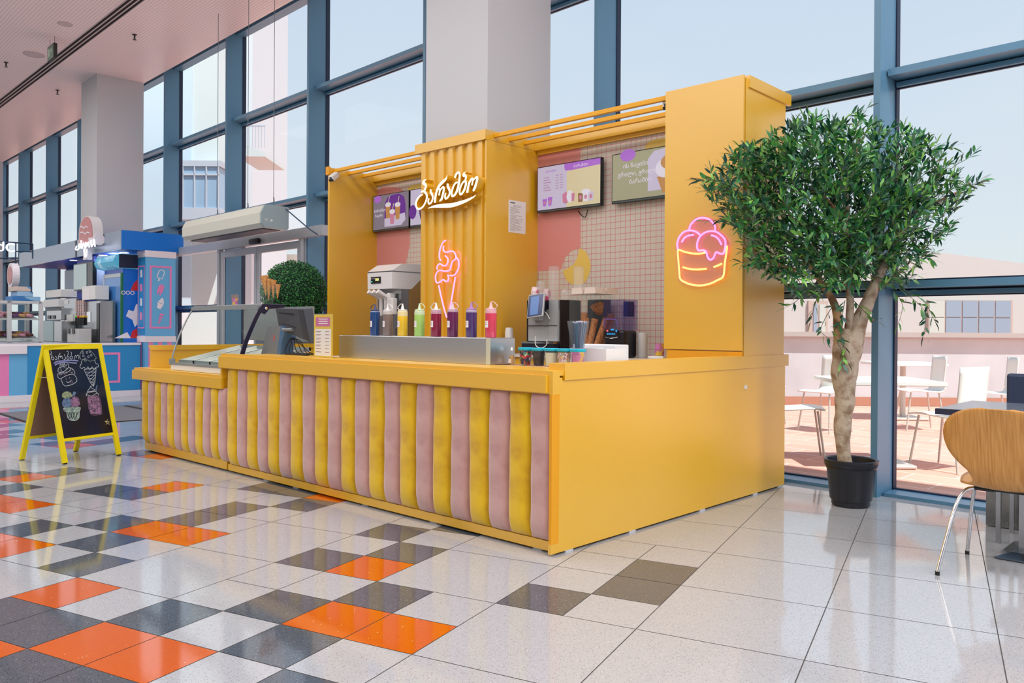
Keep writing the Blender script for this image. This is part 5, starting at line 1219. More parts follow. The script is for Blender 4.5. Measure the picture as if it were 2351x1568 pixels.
MB().tube([on(216, 550, 1, 4.52, 'F'), on(228, 550, 1, 4.52, 'F')], .09, 14).build('round_mount', SWH, so, smooth=50)
# drinks fridge
fr_ = thing('drinks_fridge', 'tall blue drinks fridge with curved lit header behind the stall counter', 'fridge', (-14.3, 5.0, 0), 'F')
fx0, fx1, fy0, fy1 = -14.95, -14.25, 4.72, 5.40
q0, q1 = on(237, 700, 1, 4.72, 'F').x, -13.9
fx0, fx1 = q0, q1
MB().box(fx0, fx1, fy0 + .02, fy1, .02, 2.06).build('cabinet', mat('fridge_blue', (0, 92, 200), .3), fr_)
fd = MB().box(fx0, fx0 + .05, fy0, fy0 + .02, .1, 1.98).box(fx1 - .05, fx1, fy0, fy0 + .02, .1, 1.98).box(fx0 + .05, fx1 - .05, fy0, fy0 + .02, 1.92, 1.98).box(fx0 + .05, fx1 - .05, fy0, fy0 + .02, .1, .3).build('door_frame', mat('fridge_frame', (196, 204, 206), .3, .3), fr_)
MB().box(fx0 + .05, fx1 - .05, fy0 + .008, fy0 + .014, .3, 1.92).build('door_glass', mat('fridge_glass', (70, 130, 196), .1), fr_)
MB().box(fx1 - .05, fx1 + .002, fy0 - .001, fy0 + .03, .1, 1.98).build('green_edge', mat('fridge_green', (0, 110, 70), .4), fr_)
MB().prism([(fy0 - .10, 2.08), (fy0 - .14, 2.16), (fy0 - .10, 2.26), (fy0, 2.29), (fy1, 2.29), (fy1, 2.05), (fy0, 2.05)], 0, fx0 - .03, fx1 + .03).build('header', mat('header_teal', (80, 170, 200), .3, emit=(70, 160, 196), es=.3, noise=(5, (190, 220, 226), .5, .6)), fr_)
MB().box(fx1 + .03, fx1 + .034, fy0 - .05, fy1, 2.06, 2.28).build('header_side', mat('header_dark', (20, 30, 60), .3), fr_)
FRB = mat('side_print_blue', (0, 104, 204), .3); RDX = mat('print_red', (210, 40, 44), .4)
m = MB().box(fx1 + .001, fx1 + .003, fy0 + .03, fy1, .02, 2.05, FRB)
yc = fy0 + .19
for pts, mm in (([(yc - .05, 1.7), (yc, 1.82), (yc + .06, 1.88), (yc + .1, 1.7)], RDX), ([(yc - .05, .92), (yc - .02, 1.04), (yc + .05, 1.08), (yc + .1, .92)], RDX), ([(yc - .12, 1.28), (yc - .08, 1.38), (yc, 1.36), (yc + .04, 1.48), (yc + .1, 1.46), (yc + .1, 1.2), (yc + .02, 1.1), (yc - .02, 1.22)], SWH), ([(yc - .3, .92), (yc - .1, 1.02), (yc - .04, .92)], SWH)):
    m.poly([(fx1 + .0036, a, b_) for a, b_ in pts], mm)
for k in range(3): ribbon(m, cat_rom([Vector((fx1 + .0042, yc - .16 + k * .07 + .03 * math.cos(a), 1.66 + .03 * math.sin(a))) for a in (0, 1.5, 3, 4.5, 6, 7)], 2), [.012] * 11, Vector((1, 0, 0)), SWH)
m.build('side_print', None, fr_)
HBL = mat('handle_blue', (10, 50, 170), .3)
MB().tube(cat_rom([(fx0 + .03, fy0, 1.45), (fx0 + .03, fy0 - .06, 1.3), (fx0 + .03, fy0 - .06, 1.1), (fx0 + .03, fy0, .95)], 4), .012, 6).build('handle', HBL, fd)
# stall machines seen over the counter
def frect(px0, px1, py0, py1, y, depth, name, m, lb, cat, zb=None, parts=()):
    a = on(px0, py1, 1, y, 'F'); b = on(px1, py0, 1, y, 'F')
    z0 = a.z if zb is None else zb
    t = thing(name, lb, cat, ((a.x + b.x) / 2, y, z0), 'F')
    MB().rbox(a.x, b.x, y, y + depth, z0, b.z, .008).build('body', m, t)
    for (nm, u0, u1, v0, v1, mm) in parts:
        xa, xb = a.x + (b.x - a.x) * u0, a.x + (b.x - a.x) * u1; za, zb_ = a.z + (b.z - a.z) * v0, a.z + (b.z - a.z) * v1
        MB().box(xa, xb, y - .012, y - .0005, za, zb_).build(nm, mm, t)
    return t
frect(146, 175, 684, 800, 4.50, .19, 'steel_freezer', STL, 'tall stainless steel soft-serve machine in the blue stall, left of the cone holder', 'machine', 0, (('notice', .3, .8, .48, .68, WHT), ('vent', .3, .75, .08, .28, BLK), ('label', .1, .4, .9, .97, WHT)))
frect(177, 230, 690, 800, 4.46, .24, 'steel_freezer', STL, 'stainless steel dispenser in the blue stall beside the fridge', 'machine', 0, (('dispensing_head', .35, .62, .45, .78, CHR), ('side_strip', .88, 1, .0, .95, BLK), ('panel', .0, .3, .1, .3, mat('panel_pale', (200, 198, 200), .4))))
frect(188, 218, 655, 689, 4.46, .22, 'white_hood', WHT, 'white machine hood above the steel dispenser in the blue stall', 'machine', None, (('front_head', .1, .6, 0, .7, mat('head_white', (236, 230, 230), .3)),))
frect(105, 139, 664, 684, 4.5, .3, 'white_box', WHT, 'upper white dispenser box in the blue stall', 'box')
frect(100, 133, 686, 706, 4.45, .3, 'white_box', WHT, 'lower white dispenser box in the blue stall', 'box')
frect(107, 141, 707, 735, 4.42, .3, 'espresso_machine', STL, 'steel coffee machine with black handles in the blue stall', 'coffee machine', None, (('group_handle', .1, .3, .1, .4, BLK), ('group_handle', .45, .6, .1, .4, BLK), ('top_rail', 0, 1, .8, 1, BLK)))
frect(98, 122, 736, 786, 4.2, .2, 'steel_bin', mat('steel_pale', (150, 176, 180), .3, .5), 'pale steel container on the stall counter', 'container', .841)
frect(124, 142, 737, 786, 4.2, .2, 'steel_bin', STL, 'steel container on the stall counter, nearer the soft-serve machine', 'container', .841)
frect(154, 180, 755, 782, 4.2, .2, 'white_caddy', mat('caddy', (206, 206, 206), .4), 'white caddy with looped handles on the stall counter', 'caddy', .841, (('loop', .1, .3, .6, 1.0, BLK), ('loop', .5, .7, .6, 1.0, BLK)))
for k in range(4):
    x = on(176 + k * 5.2, 700, 1, 4.9, 'F').x * 4.43 / 4.9; z1_ = on(180, 690, 1, 4.43, 'F').z; z0_ = on(180, 725, 1, 4.43, 'F').z
    t = thing('cone_tube', ('leftmost', 'second', 'third', 'rightmost')[k] + ' clear tube of speckled cones in the blue stall', 'tube', (x, 4.435, z0_), 'F', 'cone tubes in the blue stall')
    MB().lathe([(.015, z0_), (.02, z1_)], (x, 4.428), 10).build('cones', C4, t, smooth=40); MB().lathe([(.024, z0_ - .03), (.024, z0_)], (x, 4.428), 10).build('collar', (mat('lime', (120, 220, 60), .4), mat('redc', (210, 50, 50), .4), mat('amber', (230, 180, 40), .4), mat('amber', (230, 180, 40), .4))[k], t)
    MB().lathe([(.022, z0_ - .16), (.022, z0_ - .03)], (x, 4.428), 10).build('cup_end', BLK, t)
tv1 = thing('stall_screen', 'pale glossy screen hanging in the blue stall, seen at an angle', 'screen', (-15.7, 4.8, 1.9), 'F')
a, c = on(168, 607, 1, 4.62, 'F'), on(168, 668, 1, 4.62, 'F')
bx = on(214, 600, 1, 4.64, 'F')
MB().box(a.x, bx.x, 4.63, 4.69, c.z, a.z).build('housing', SCF, tv1); MB().box(a.x + .02, bx.x - .30, 4.622, 4.63, c.z + .02, a.z - .02).build('screen', mat('pale_screen', (176, 200, 200), .12), tv1)
frect(148, 170, 618, 676, 5.3, .1, 'stall_screen', mat('teal_screen', (10, 96, 150), .2), 'teal screen on the back wall of the blue stall', 'screen')
ic = thing('stall_inner_counter', 'low inner counter of the blue stall carrying the steel containers', 'counter', (-16.5, 4.2, 0), 'F')
MB().box(-19.4, -14.25, 4.08, 4.43, .80, .84).build('worktop', STL, ic); MB().box(-19.4, -14.25, 4.11, 4.43, .01, .80).build('cabinet', SDB, ic)
# glass cabinet with doughnut shelves and blue boxes on top
yv = 4.0
gc = thing('pastry_case', 'glass pastry case with two sloping shelves at the far left of the stall', 'display case', (-16, 3.4, .85), 'F')
gx = -14.15; ALU = mat('case_alu', (200, 204, 206), .35, .3)
gy0, gy1 = 2.95, 4.22
gp = [on(0, 692, 0, gx, 'F'), on(94, 692, 0, gx, 'F')]
gy0, gy1 = gp[0].y - .3, gp[1].y; gz = gp[1].z
m = MB()
for y in (gy0, (gy0 + .42), gy1): m.box(gx - .02, gx + .02, y - .03, y + .03, .851, gz)
m.box(gx - .02, gx + .02, gy0, gy1, gz - .04, gz).box(gx - .8, gx - .76, gy1 - .03, gy1 + .03, .851, gz).box(gx - .8, gx + .02, gy0, gy1, .851, .87).box(gx - .8, gx - .76, gy0, gy1, gz - .04, gz); m.build('frame', ALU, gc)
MB().box(gx - .003, gx + .003, gy0 + .03, gy1 - .03, .87, gz - .04).build('glass', GLS, gc)
MB().box(gx - .76, gx - .02, gy0, gy1, gz - .012, gz - .004).build('top_glass', GLS, gc)
for k, z in enumerate((.90, 1.20)): MB().add([(gx - .6, gy0, z + .10), (gx - .03, gy0, z), (gx - .03, gy1 - .03, z), (gx - .6, gy1 - .03, z + .10), (gx - .6, gy0, z + .12), (gx - .03, gy0, z + .02), (gx - .03, gy1 - .03, z + .02), (gx - .6, gy1 - .03, z + .12)], [(3, 2, 1, 0), (4, 5, 6, 7), (0, 1, 5, 4), (1, 2, 6, 5), (2, 3, 7, 6), (3, 0, 4, 7)]).build('shelf', ALU, gc)
rnd = random.Random(6); DN = [mat('pastry_tan', (196, 150, 100), .7), mat('pastry_purple', (110, 70, 120), .5), mat('pastry_brown', (90, 50, 40), .6), mat('pastry_pink', (206, 140, 160), .6)]
k = 0
for zi, z in enumerate((.92, 1.22)):
    for i in range(7):
        for j in range(2):
            y = gy0 + .12 + i * (gy1 - gy0 - .2) / 6.5; x = gx - .12 - j * .2; zz = z + .035 + (gx - .03 - x) * .175
            mb = MB(); R_ = .058; r = .024
            ring = [(x + R_ * .62 * math.cos(t) , y + R_ * .62 * math.sin(t), zz) for t in [2 * PI * q / 10 for q in range(10)]]
            mb.tube(ring, r, 6, closed=True); o = mb.build('pastry', DN[(i * 3 + j + zi) % 4], base=(x, y, zz), frame='F', smooth=60)
            tag(o, '%s %s ring pastry from the left, %s row of the %s case shelf' % (('first', 'second', 'third', 'fourth', 'fifth', 'sixth', 'seventh')[i], ('tan', 'purple', 'brown', 'pink')[(i * 3 + j + zi) % 4], ('front', 'back')[j], ('lower', 'upper')[zi]), 'pastry', 'pastries in the case')
BX = [mat('box_blue', (50, 120, 186), .5, noise=(3, (140, 186, 220), .5, .52)), mat('box_pale', (150, 190, 224), .5, noise=(3, (60, 130, 190), .5, .52)), mat('box_pattern', (206, 190, 180), .5, noise=(3, (80, 150, 206), .5, .52))]
for k, (a0, a1, z0, z1) in enumerate(((28, 93, 682, 692), (40, 76, 670, 681), (34, 71, 656, 669))):
    pa, pb = on(a0, z1, 0, gx - .1, 'F'), on(a1, z0, 0, gx - .1, 'F'); zz = gz + .001 + (0, .075, .15)[k]
    tag(MB().rbox(gx - .5, gx - .1, pa.y, pb.y, zz, zz + .073, .006).build('pastry_box', BX[k], base=(gx - .3, pa.y, zz), frame='F'), ('bottom', 'middle', 'top')[k] + ' blue patterned box stacked on the pastry case', 'box', 'boxes on the pastry case')
# hanging sign rack at the far left with white letters and a small round sign
hs = thing('hanging_sign', 'white letters and small pink round sign on a dark rack at the left edge', 'sign', (-16.6, 4.0, 1.6), 'F')
BR = mat('rack_dark', (24, 58, 84), .4); PX = -15.6
def hz(px, py): return on(px, py, 0, PX, 'F')
MB().tube([hz(-30, 552), hz(75, 560)], .012, 6).tube([hz(-30, 594), hz(36, 592)], .012, 6).tube([hz(36, 556), hz(36, 625)], .012, 6).tube([hz(75, 560), hz(75, 594)], .012, 6).tube([hz(36, 577), hz(75, 578)], .01, 6).build('rack', BR, hs)
m = MB(); pz = hz(17, 579); text_mesh(m, 'იძC', .21, wallM((PX + .02, hz(3, 577).y, hz(3, 577).z), (0, 1, 0)), NEO, .02); m.build('letters', None, hs)
c = hz(31, 632); MB().lathe([(.20, -.05), (.20, .05)], (0, 0), 24, M=wallM((PX, c.y, c.z), (1, 0, 0))).build('round_sign', SWH, hs)
MB().lathe([(.15, 0), (.15, .004)], (0, 0), 20, M=wallM((PX, c.y - .054, c.z), (1, 0, 0))).build('pink_disc', SPN, hs)
# ================================================================ olive tree in a black pot
TD = 5.215                       # distance of the trunk from the camera along its heading
base = on(1948, 1166, 2, 0); POT = (base.x - .02, base.y + .09)
tr = thing('olive_tree', 'artificial olive tree with a dense green crown in a black plastic pot by the window', 'tree', (POT[0], POT[1], 0))
pr = .158
MB().lathe([(.110, .0), (.118, .012), (.118, .035), (.128, .045), (.148, .235), (.152, .240), (.152, .252), (.160, .256), (.162, .278), (.166, .282), (.166, .296), (.158, .300), (.146, .295), (.138, .25)], POT, 40).build('pot', mat('pot_black', (22, 24, 34), .32), tr, smooth=40)
MB().lathe([(.001, .250), (.140, .248)], POT, 28, caps=False).build('soil', mat('soil', (52, 34, 24), .95, noise=(60, (110, 76, 50), .6, .7)), tr)
rnd = random.Random(8); PB = mat('pebble', (186, 130, 80), .8)
for k in range(9):
    a = rnd.uniform(0, 6.28); r = rnd.uniform(.05, .13); MB().ball((POT[0] + r * math.cos(a), POT[1] + r * math.sin(a), .253), .009, 7, 5).build('bark_chip', PB, tr)
def tH(px, py, dd=0.0):
    return fr('H') @ atH(px, py, TD + dd)
BARK = mat('olive_bark', (176, 160, 140), .85, noise=(16, (128, 104, 80), .46, .66), bump=(24, .9))
BARK2 = mat('olive_bark_warm', (178, 140, 100), .8, noise=(8, (110, 78, 52), .5, .6), bump=(24, .8))
def limb(pts, rs, mm=BARK, name='trunk', seg=12):
    P = cat_rom([tH(*p) for p in pts], 4); R_ = [q.x for q in cat_rom([Vector((r, 0, 0)) for r in rs], 4)]
    rr = random.Random(len(pts) * 7 + int(pts[0][0])); R_ = [r * rr.uniform(.93, 1.08) for r in R_]
    MB().tube(P, R_, seg).build(name, mm, tr, smooth=80)
limb([(1945, 1092), (1937, 1040), (1934, 980), (1940, 920), (1938, 860), (1946, 800), (1955, 760)], [.046, .044, .050, .060, .076, .088, .080])
limb([(1932, 860), (1925, 790), (1923, 730), (1912, 690), (1880, 640), (1850, 600), (1800, 540)], [.046, .032, .028, .022, .018, .014, .009], BARK2, 'main_limb')
limb([(1948, 800), (1950, 740), (1952, 690), (1948, 600), (1945, 520), (1940, 440), (1935, 420)], [.040, .026, .024, .022, .022, .020, .016], BARK, 'main_limb')
limb([(1958, 790), (1972, 740), (1990, 700), (2010, 650), (2040, 590), (2080, 520), (2110, 460)], [.060, .048, .042, .032, .023, .016, .009], BARK, 'main_limb')
limb([(1990, 700), (2020, 660), (2060, 630), (2090, 600)], [.016, .012, .009, .006], BARK2, 'branch', 8)
limb([(1830, 520), (1812, 490), (1795, 465)], [.012, .012, .011], BARK2, 'branch', 8)
limb([(1880, 640), (1830, 620), (1770, 600), (1700, 560)], [.012, .010, .008, .005], BARK2, 'branch', 8)
limb([(1945, 520), (1900, 460), (1860, 440)], [.014, .012, .008], BARK2, 'branch', 8)
limb([(1940, 440), (1960, 380), (1970, 320)], [.014, .010, .006], BARK2, 'branch', 8)
limb([(2080, 520), (2140, 470), (2200, 440)], [.010, .008, .004], BARK2, 'branch', 8)
LFM = D.materials.new('olive_leaf'); LFM.use_nodes = True
leafmat(LFM, [(18, 62, 60), (30, 90, 66), (44, 114, 62), (62, 140, 68), (124, 184, 72), (82, 118, 120)], 1, .42)
crown = [(1595, 412), (1640, 385), (1690, 335), (1740, 330), (1790, 300), (1850, 262), (1900, 275), (1960, 285), (1985, 240), (2020, 290), (2080, 290), (2130, 310), (2180, 330), (2240, 355), (2240, 390), (2255, 418), (2235, 450), (2215, 500), (2195, 560), (2150, 590), (2110, 640), (2060, 660), (2010, 640), (1960, 660), (1900, 670), (1830, 680), (1790, 640), (1700, 620), (1690, 590), (1720, 545), (1650, 510), (1640, 460)]
def inside(x, y, P):
    c = False; j = len(P) - 1
    for i in range(len(P)):
        if (P[i][1] > y) != (P[j][1] > y) and x < (P[j][0] - P[i][0]) * (y - P[i][1]) / (P[j][1] - P[i][1]) + P[i][0]: c = not c
        j = i
    return c
rnd = random.Random(33); lm = MB(); tm = MB(); olives = []
def leafblade(mb, p, d, nrm_, L, w):
    d = d.normalized(); s_ = d.cross(nrm_).normalized(); n_ = s_.cross(d)
    c1 = p + d * L * .35 + n_ * L * .04; c2 = p + d * L * .72 + n_ * L * .03; t = p + d * L - n_ * L * .06
    mb.add([p, c1 + s_ * w, c1, c1 - s_ * w, c2 + s_ * w * .75, c2, c2 - s_ * w * .75, t], [(0, 1, 2), (0, 2, 3), (1, 4, 5, 2), (2, 5, 6, 3), (4, 7, 5), (5, 7, 6)])
def twig(P, n, L=(.052, .080)):
    Q = cat_rom(P, 6); tm.tube(Q, [.0026 * (1 - .6 * i / len(Q)) for i in range(len(Q))], 4)
    m_ = len(Q)
    for k in range(n):
        t = (k + .5 + rnd.uniform(-.3, .3)) / n * (m_ - 1); i = min(m_ - 2, int(t)); p = Q[i].lerp(Q[i + 1], t - i); d = (Q[i + 1] - Q[i]).normalized()
        o = Vector((rnd.gauss(0, 1), rnd.gauss(0, 1), rnd.gauss(0, 1))); o = (o - d * o.dot(d)).normalized()
        dr_ = (d * rnd.uniform(.5, 1.1) + o * rnd.uniform(.5, 1)).normalized()
        leafblade(lm, p, dr_, Vector((rnd.gauss(0, .5), rnd.gauss(0, .5), 1)), rnd.uniform(*L), rnd.uniform(.0078, .0115))
    leafblade(lm, Q[-1], Q[-1] - Q[-3], Vector((0, 0, 1)), L[1], .008)
cnt = 0
heart = tH(1935, 600)
while cnt < 760:
    x, y = rnd.uniform(1595, 2255), rnd.uniform(245, 690)
    if not inside(x, y, crown): continue
    hw = 1 - abs((x - 1935) / 360); dd = rnd.gauss(0, .26) * (0.5 + .6 * hw)
    tip = tH(x, y, max(-.48, min(.50, dd)))
    if (fr('F').transposed() @ tip).y > 5.62: continue
    dv = (tip - heart).normalized(); L = rnd.uniform(.16, .30)
    b_ = tip - (dv * .75 + Vector((0, 0, .35 * rnd.random())) + Vector((rnd.gauss(0, .25), rnd.gauss(0, .25), rnd.gauss(0, .25)))) * L
    mid = (tip + b_) / 2 + Vector((rnd.gauss(0, .02), rnd.gauss(0, .02), .02)); twig([b_, mid, tip], rnd.randint(11, 15)); cnt += 1
for _ in range(16):
    x, y = rnd.uniform(1750, 2130), rnd.uniform(380, 560); olives.append(tH(x, y, rnd.uniform(-.4, -.2)))
# long edge sprays and the low hanging twigs
for P, n in (([(1690, 440, 0), (1640, 420, 0), (1597, 415, 0)], 12), ([(1720, 520, -.1), (1670, 505, -.1), (1610, 508, -.1)], 12), ([(1750, 600, 0), (1710, 602, 0), (1688, 606, 0)], 9), ([(1960, 320, 0), (1970, 285, 0), (1993, 245, 0)], 10), ([(2190, 420, 0), (2230, 425, 0), (2258, 412, 0)], 9), ([(2190, 380, 0), (2220, 365, 0), (2238, 350, 0)], 8), ([(1850, 300, 0), (1858, 280, 0), (1856, 262, 0)], 7),
             ([(2060, 660, 0), (2100, 690, 0), (2125, 720, 0), (2120, 770, 0)], 16), ([(2080, 670, 0), (2120, 690, 0), (2145, 735, 0)], 12), ([(2050, 665, 0), (2072, 700, 0), (2062, 745, 0)], 8), ([(1920, 690, -.1), (1895, 730, -.1), (1885, 760, -.1), (1905, 778, -.1)], 10), ([(1930, 770, -.08), (1938, 800, -.08), (1930, 840, -.08)], 12), ([(1910, 760, -.1), (1945, 830, -.1)], 4), ([(1870, 650, 0), (1830, 690, 0), (1805, 705, 0)], 12), ([(1880, 670, 0), (1868, 710, 0), (1862, 735, 0)], 9), ([(1960, 690, -.1), (1990, 720, -.1), (2010, 735, -.1)], 8), ([(1940, 690, -.05), (1932, 730, -.05), (1925, 745, -.05)], 10)):
    twig([tH(*p) for p in P], n, (.05, .08))
lm.build('foliage', LFM, tr)
tm.build('twigs', mat('twig_green', (84, 92, 64), .8), tr)['kind'] = 'stuff'
OLM = mat('olive_fruit', (26, 30, 48), .3)
for p in olives: MB().ball(p, .009, 8, 6, sc=(1, 1, 1.2)).build('olive', OLM, tr)

# ================================================================ moulded wooden chair seen from behind
WOOD = D.materials.new('oak_veneer'); WOOD.use_nodes = True; n = WOOD.node_tree; b = n.nodes['Principled BSDF']; b.inputs['Roughness'].default_value = .38
t = n.nodes.new('ShaderNodeTexCoord'); mpp = n.nodes.new('ShaderNodeMapping'); mpp.inputs['Scale'].default_value = (70, 8, 3.0); mpp.inputs['Rotation'].default_value = (0, .12, 0); z = n.nodes.new('ShaderNodeTexNoise'); z.inputs['Scale'].default_value = 2.0; z.inputs['Detail'].default_value = 3
n.links.new(t.outputs['Object'], mpp.inputs[0]); n.links.new(mpp.outputs[0], z.inputs['Vector'])
r = n.nodes.new('ShaderNodeValToRGB'); r.color_ramp.elements[0].position = .32; r.color_ramp.elements[0].color = lin((176, 120, 52)); r.color_ramp.elements[1].position = .66; r.color_ramp.elements[1].color = lin((202, 148, 80))
n.links.new(z.outputs['Fac'], r.inputs[0]); n.links.new(r.outputs[0], b.inputs['Base Color'])
CX, CY0 = -.905, 4.345
wc = thing('shell_chair', 'oak plywood shell chair with chrome legs, its rounded back towards the viewer', 'chair', (CX, CY0, 0))
def shell():
    # profile along the centre line: front lip -> seat -> bend -> back top; (y, z, halfwidth)
    pr_ = [(.24, .405, .13), (.20, .425, .19), (.10, .420, .215), (.0, .412, .215), (-.10, .408, .19), (-.165, .415, .14), (-.205, .440, .115), (-.228, .480, .125), (-.240, .520, .165), (-.250, .57, .205), (-.262, .63, .228), (-.276, .69, .226), (-.288, .74, .195), (-.296, .772, .135), (-.299, .784, .06)]
    P = cat_rom([Vector(p) for p in pr_], 3); N = 14; vs = []; fs = []
    for p in P:
        back = min(1, max(0, (p.y - .43) / .2)); 
        for k in range(N + 1):
            u = 2 * k / N - 1; x = u * p.z; cv = .035 * u * u * back * (p.z / .22) ; sv = .012 * u * u * (1 - back)
            vs.append((CX + x, CY0 + p.x + cv, p.y + sv))
    for i in range(len(P) - 1):
        for k in range(N): a = i * (N + 1) + k; fs.append((a, a + 1, a + N + 2, a + N + 1))
    return vs, fs
vs, fs = shell(); o = MB().add(vs, fs).build('shell', WOOD, wc, smooth=60)
md = o.modifiers.new('t', 'SOLIDIFY'); md.thickness = .010; md.offset = 0
UB = [(-.20, -.10), (.20, -.10)]
for sx in (-1, 1):
    for sy, fy, ty in ((-1, -.255, -.06), (1, .235, .06)):
        P = cat_rom([(CX + sx * .05, CY0 + ty, .393), (CX + sx * .13, CY0 + ty + sy * .01, .392), (CX + sx * .175, CY0 + ty + sy * .045, .375), (CX + sx * .205, CY0 + ty + sy * .10, .28), (CX + sx * .245, CY0 + fy, .012)], 5)
        lg = MB().tube(P, .0085, 10).build('leg', CHR, wc, smooth=60)
        MB().lathe([(.0105, 0), (.0105, .018)], (CX + sx * .245, CY0 + fy), 10).build('rubber_foot', BLK, lg)
MB().rbox(CX - .07, CX + .07, CY0 - .075, CY0 + .075, .385, .405, .006).tube([(CX - .14, CY0 - .072, .394), (CX - .06, CY0 - .072, .394)], .012, 10).build('seat_bracket', BLK, wc)

# ================================================================ square cafe table, bench and dark chair
TT = mat('table_navy', (34, 38, 60), .35); TTP = mat('table_top', (110, 118, 130), .15)
ct = thing('cafe_table', 'square table with dark edge and square steel foot at the right edge', 'table', (-.93, 4.72, 0))
MB().box(-1.255, -.605, 4.40, 5.05, .712, .74, TT).box(-1.25, -.61, 4.405, 5.045, .74, .7415, TTP).build('tabletop', None, ct)
MB().box(-.95, -.91, 4.70, 4.74, .03, .712).build('post', STL, ct)
MB().add([(-1.03, 4.585, .012), (-.63, 4.585, .012), (-.63, 4.985, .012), (-1.03, 4.985, .012), (-.97, 4.645, .034), (-.69, 4.645, .034), (-.69, 4.925, .034), (-.97, 4.925, .034)], [(0, 3, 2, 1), (4, 5, 6, 7), (0, 1, 5, 4), (1, 2, 6, 5), (2, 3, 7, 6), (3, 0, 4, 7)]).box(-1.03, -.63, 4.585, 4.985, .004, .012).build('foot_plate', mat('foot_steel', (110, 124, 136), .2, .9), ct)
bn = thing('banquette', 'dark blue seat on a riveted steel plinth beyond the table', 'bench', (-.6, 5.45, 0))
SPL = mat('galvanised', (150, 152, 150), .28, .8, noise=(8, (120, 122, 122), .4, .7))
MB().box(-1.242, .2, 5.325, 5.62, .004, .225).build('plinth', SPL, bn)
MB().rbox(-1.235, .2, 5.315, 5.62, .225, .265, .008).build('seat_base', mat('navy_fabric', (24, 34, 66), .8), bn)
for k in range(4): MB().ball((-1.20 + k * .07, 5.324, .03), .006, 8, 5).build('rivet', SPL, bn)
dk = thing('dark_chair', 'dark blue padded chair back rising behind the table at the right edge', 'chair', (-.86, 5.2, 0))
q = on(2313, 870, 1, 5.25); NAV = mat('navy_leather', (36, 50, 78), .5)
MB().rbox(q.x, q.x + .42, 5.22, 5.27, .42, on(2313, 857, 1, 5.25).z, .015).build('backrest', NAV, dk)
MB().rbox(q.x, q.x + .42, 4.90, 5.22, .40, .45, .015).build('seat', NAV, dk)
for dx in (.02, .38):
    for yy in (4.93, 5.23): MB().box(q.x + dx, q.x + dx + .022, yy, yy + .022, 0, .40).build('leg', STL, dk)

# ================================================================ terrace outside (facade and heading frames)
def brick(name, a, b_, grout, sx, sy):
    m = D.materials.new(name); m.use_nodes = True; n = m.node_tree; b = n.nodes['Principled BSDF']; b.inputs['Roughness'].default_value = .8
    t = n.nodes.new('ShaderNodeTexCoord'); k = n.nodes.new('ShaderNodeTexBrick'); k.inputs['Scale'].default_value = 1; k.inputs['Brick Width'].default_value = sx; k.inputs['Row Height'].default_value = sy; k.inputs['Mortar Size'].default_value = .006
    k.inputs['Color1'].default_value = lin(a); k.inputs['Color2'].default_value = lin(b_); k.inputs['Mortar'].default_value = lin(grout)
    n.links.new(t.outputs['Object'], k.inputs['Vector']); n.links.new(k.outputs['Color'], b.inputs['Base Color']); return m
PAV = brick('terracotta_paving', (220, 162, 144), (212, 150, 132), (240, 200, 186), .60, .30)
struct(MB().box(-60, 30, 5.90, 60, -.02, -.004).build('trim_30', PAV, frame='F', base=(-3, 8, -.01)))['label'] = 'terracotta terrace paving'
STU = mat('stucco_white', (200, 198, 200), .8, noise=(1.5, (186, 184, 188), .4, .7)); LDG = mat('ledge_grey', (176, 166, 160), .6); SKR = mat('skirting_red', (176, 126, 104), .7)
pw = thing('terrace_wall', 'white terrace parapet with a grey ledge beyond the tables outside', 'wall', (6, 12.3, 0), 'H')
MB().box(1.0, 15, 12.25, 12.50, 0, 1.03).build('wall_face', STU, pw)
MB().box(1.0, 15, 12.15, 12.55, 1.03, 1.10).build('ledge', LDG, pw)
MB().box(1.0, 15, 12.23, 12.25, 0, .13).build('skirting', SKR, pw)
a, b_, c, d_ = atH(2160, 580, 17), atH(2351, 604, 17), atH(1800, 640, 17), atH(2700, 650, 17)
hb = thing('gabled_house', 'white house with a low gable and wide window beyond the terrace wall', 'house', (8, 17, 0), 'H')
MB().prism([(c.x - 3, 0), (d_.x, 0), (d_.x, d_.z), (a.x, a.z), (c.x - 3, c.z)], 1, 17, 24).build('walls', mat('house_white', (196, 192, 188), .8), hb)
wa, wb = atH(2133, 690, 16.95), atH(2322, 757, 16.95)
wf = MB().box(wa.x - .02, wb.x + .02, 16.94, 17.0, wb.z - .3, wa.z + .02).build('window_frame', mat('window_reveal', (190, 170, 160), .6), hb)
WPN = mat('window_pane', (150, 164, 180), .12); CUR = mat('curtain_white', (196, 200, 192), .7)
nx = 5
for i in range(nx):
    x0_ = wa.x + (wb.x - wa.x) * i / nx; x1_ = wa.x + (wb.x - wa.x) * (i + 1) / nx - .03
    for z0_, z1_ in ((wb.z - .3, (wa.z + wb.z) / 2 - .06), ((wa.z + wb.z) / 2 - .04, wa.z)): MB().box(x0_, x1_, 16.925, 16.94, z0_, z1_).build('pane', CUR if i == 0 else WPN, wf)
va, vb = atH(1856, 690, 16.95), atH(1900, 757, 16.95)
wf = MB().box(va.x, vb.x, 16.94, 17.0, .5, va.z).build('window_frame', mat('window_reveal', (190, 170, 160), .6), hb)
MB().box(va.x + .1, (va.x + vb.x) / 2 - .02, 16.925, 16.94, .5, va.z - .08).build('pane', WPN, wf); MB().box((va.x + vb.x) / 2 + .02, vb.x - .05, 16.925, 16.94, .5, va.z - .08).build('pane', CUR, wf)
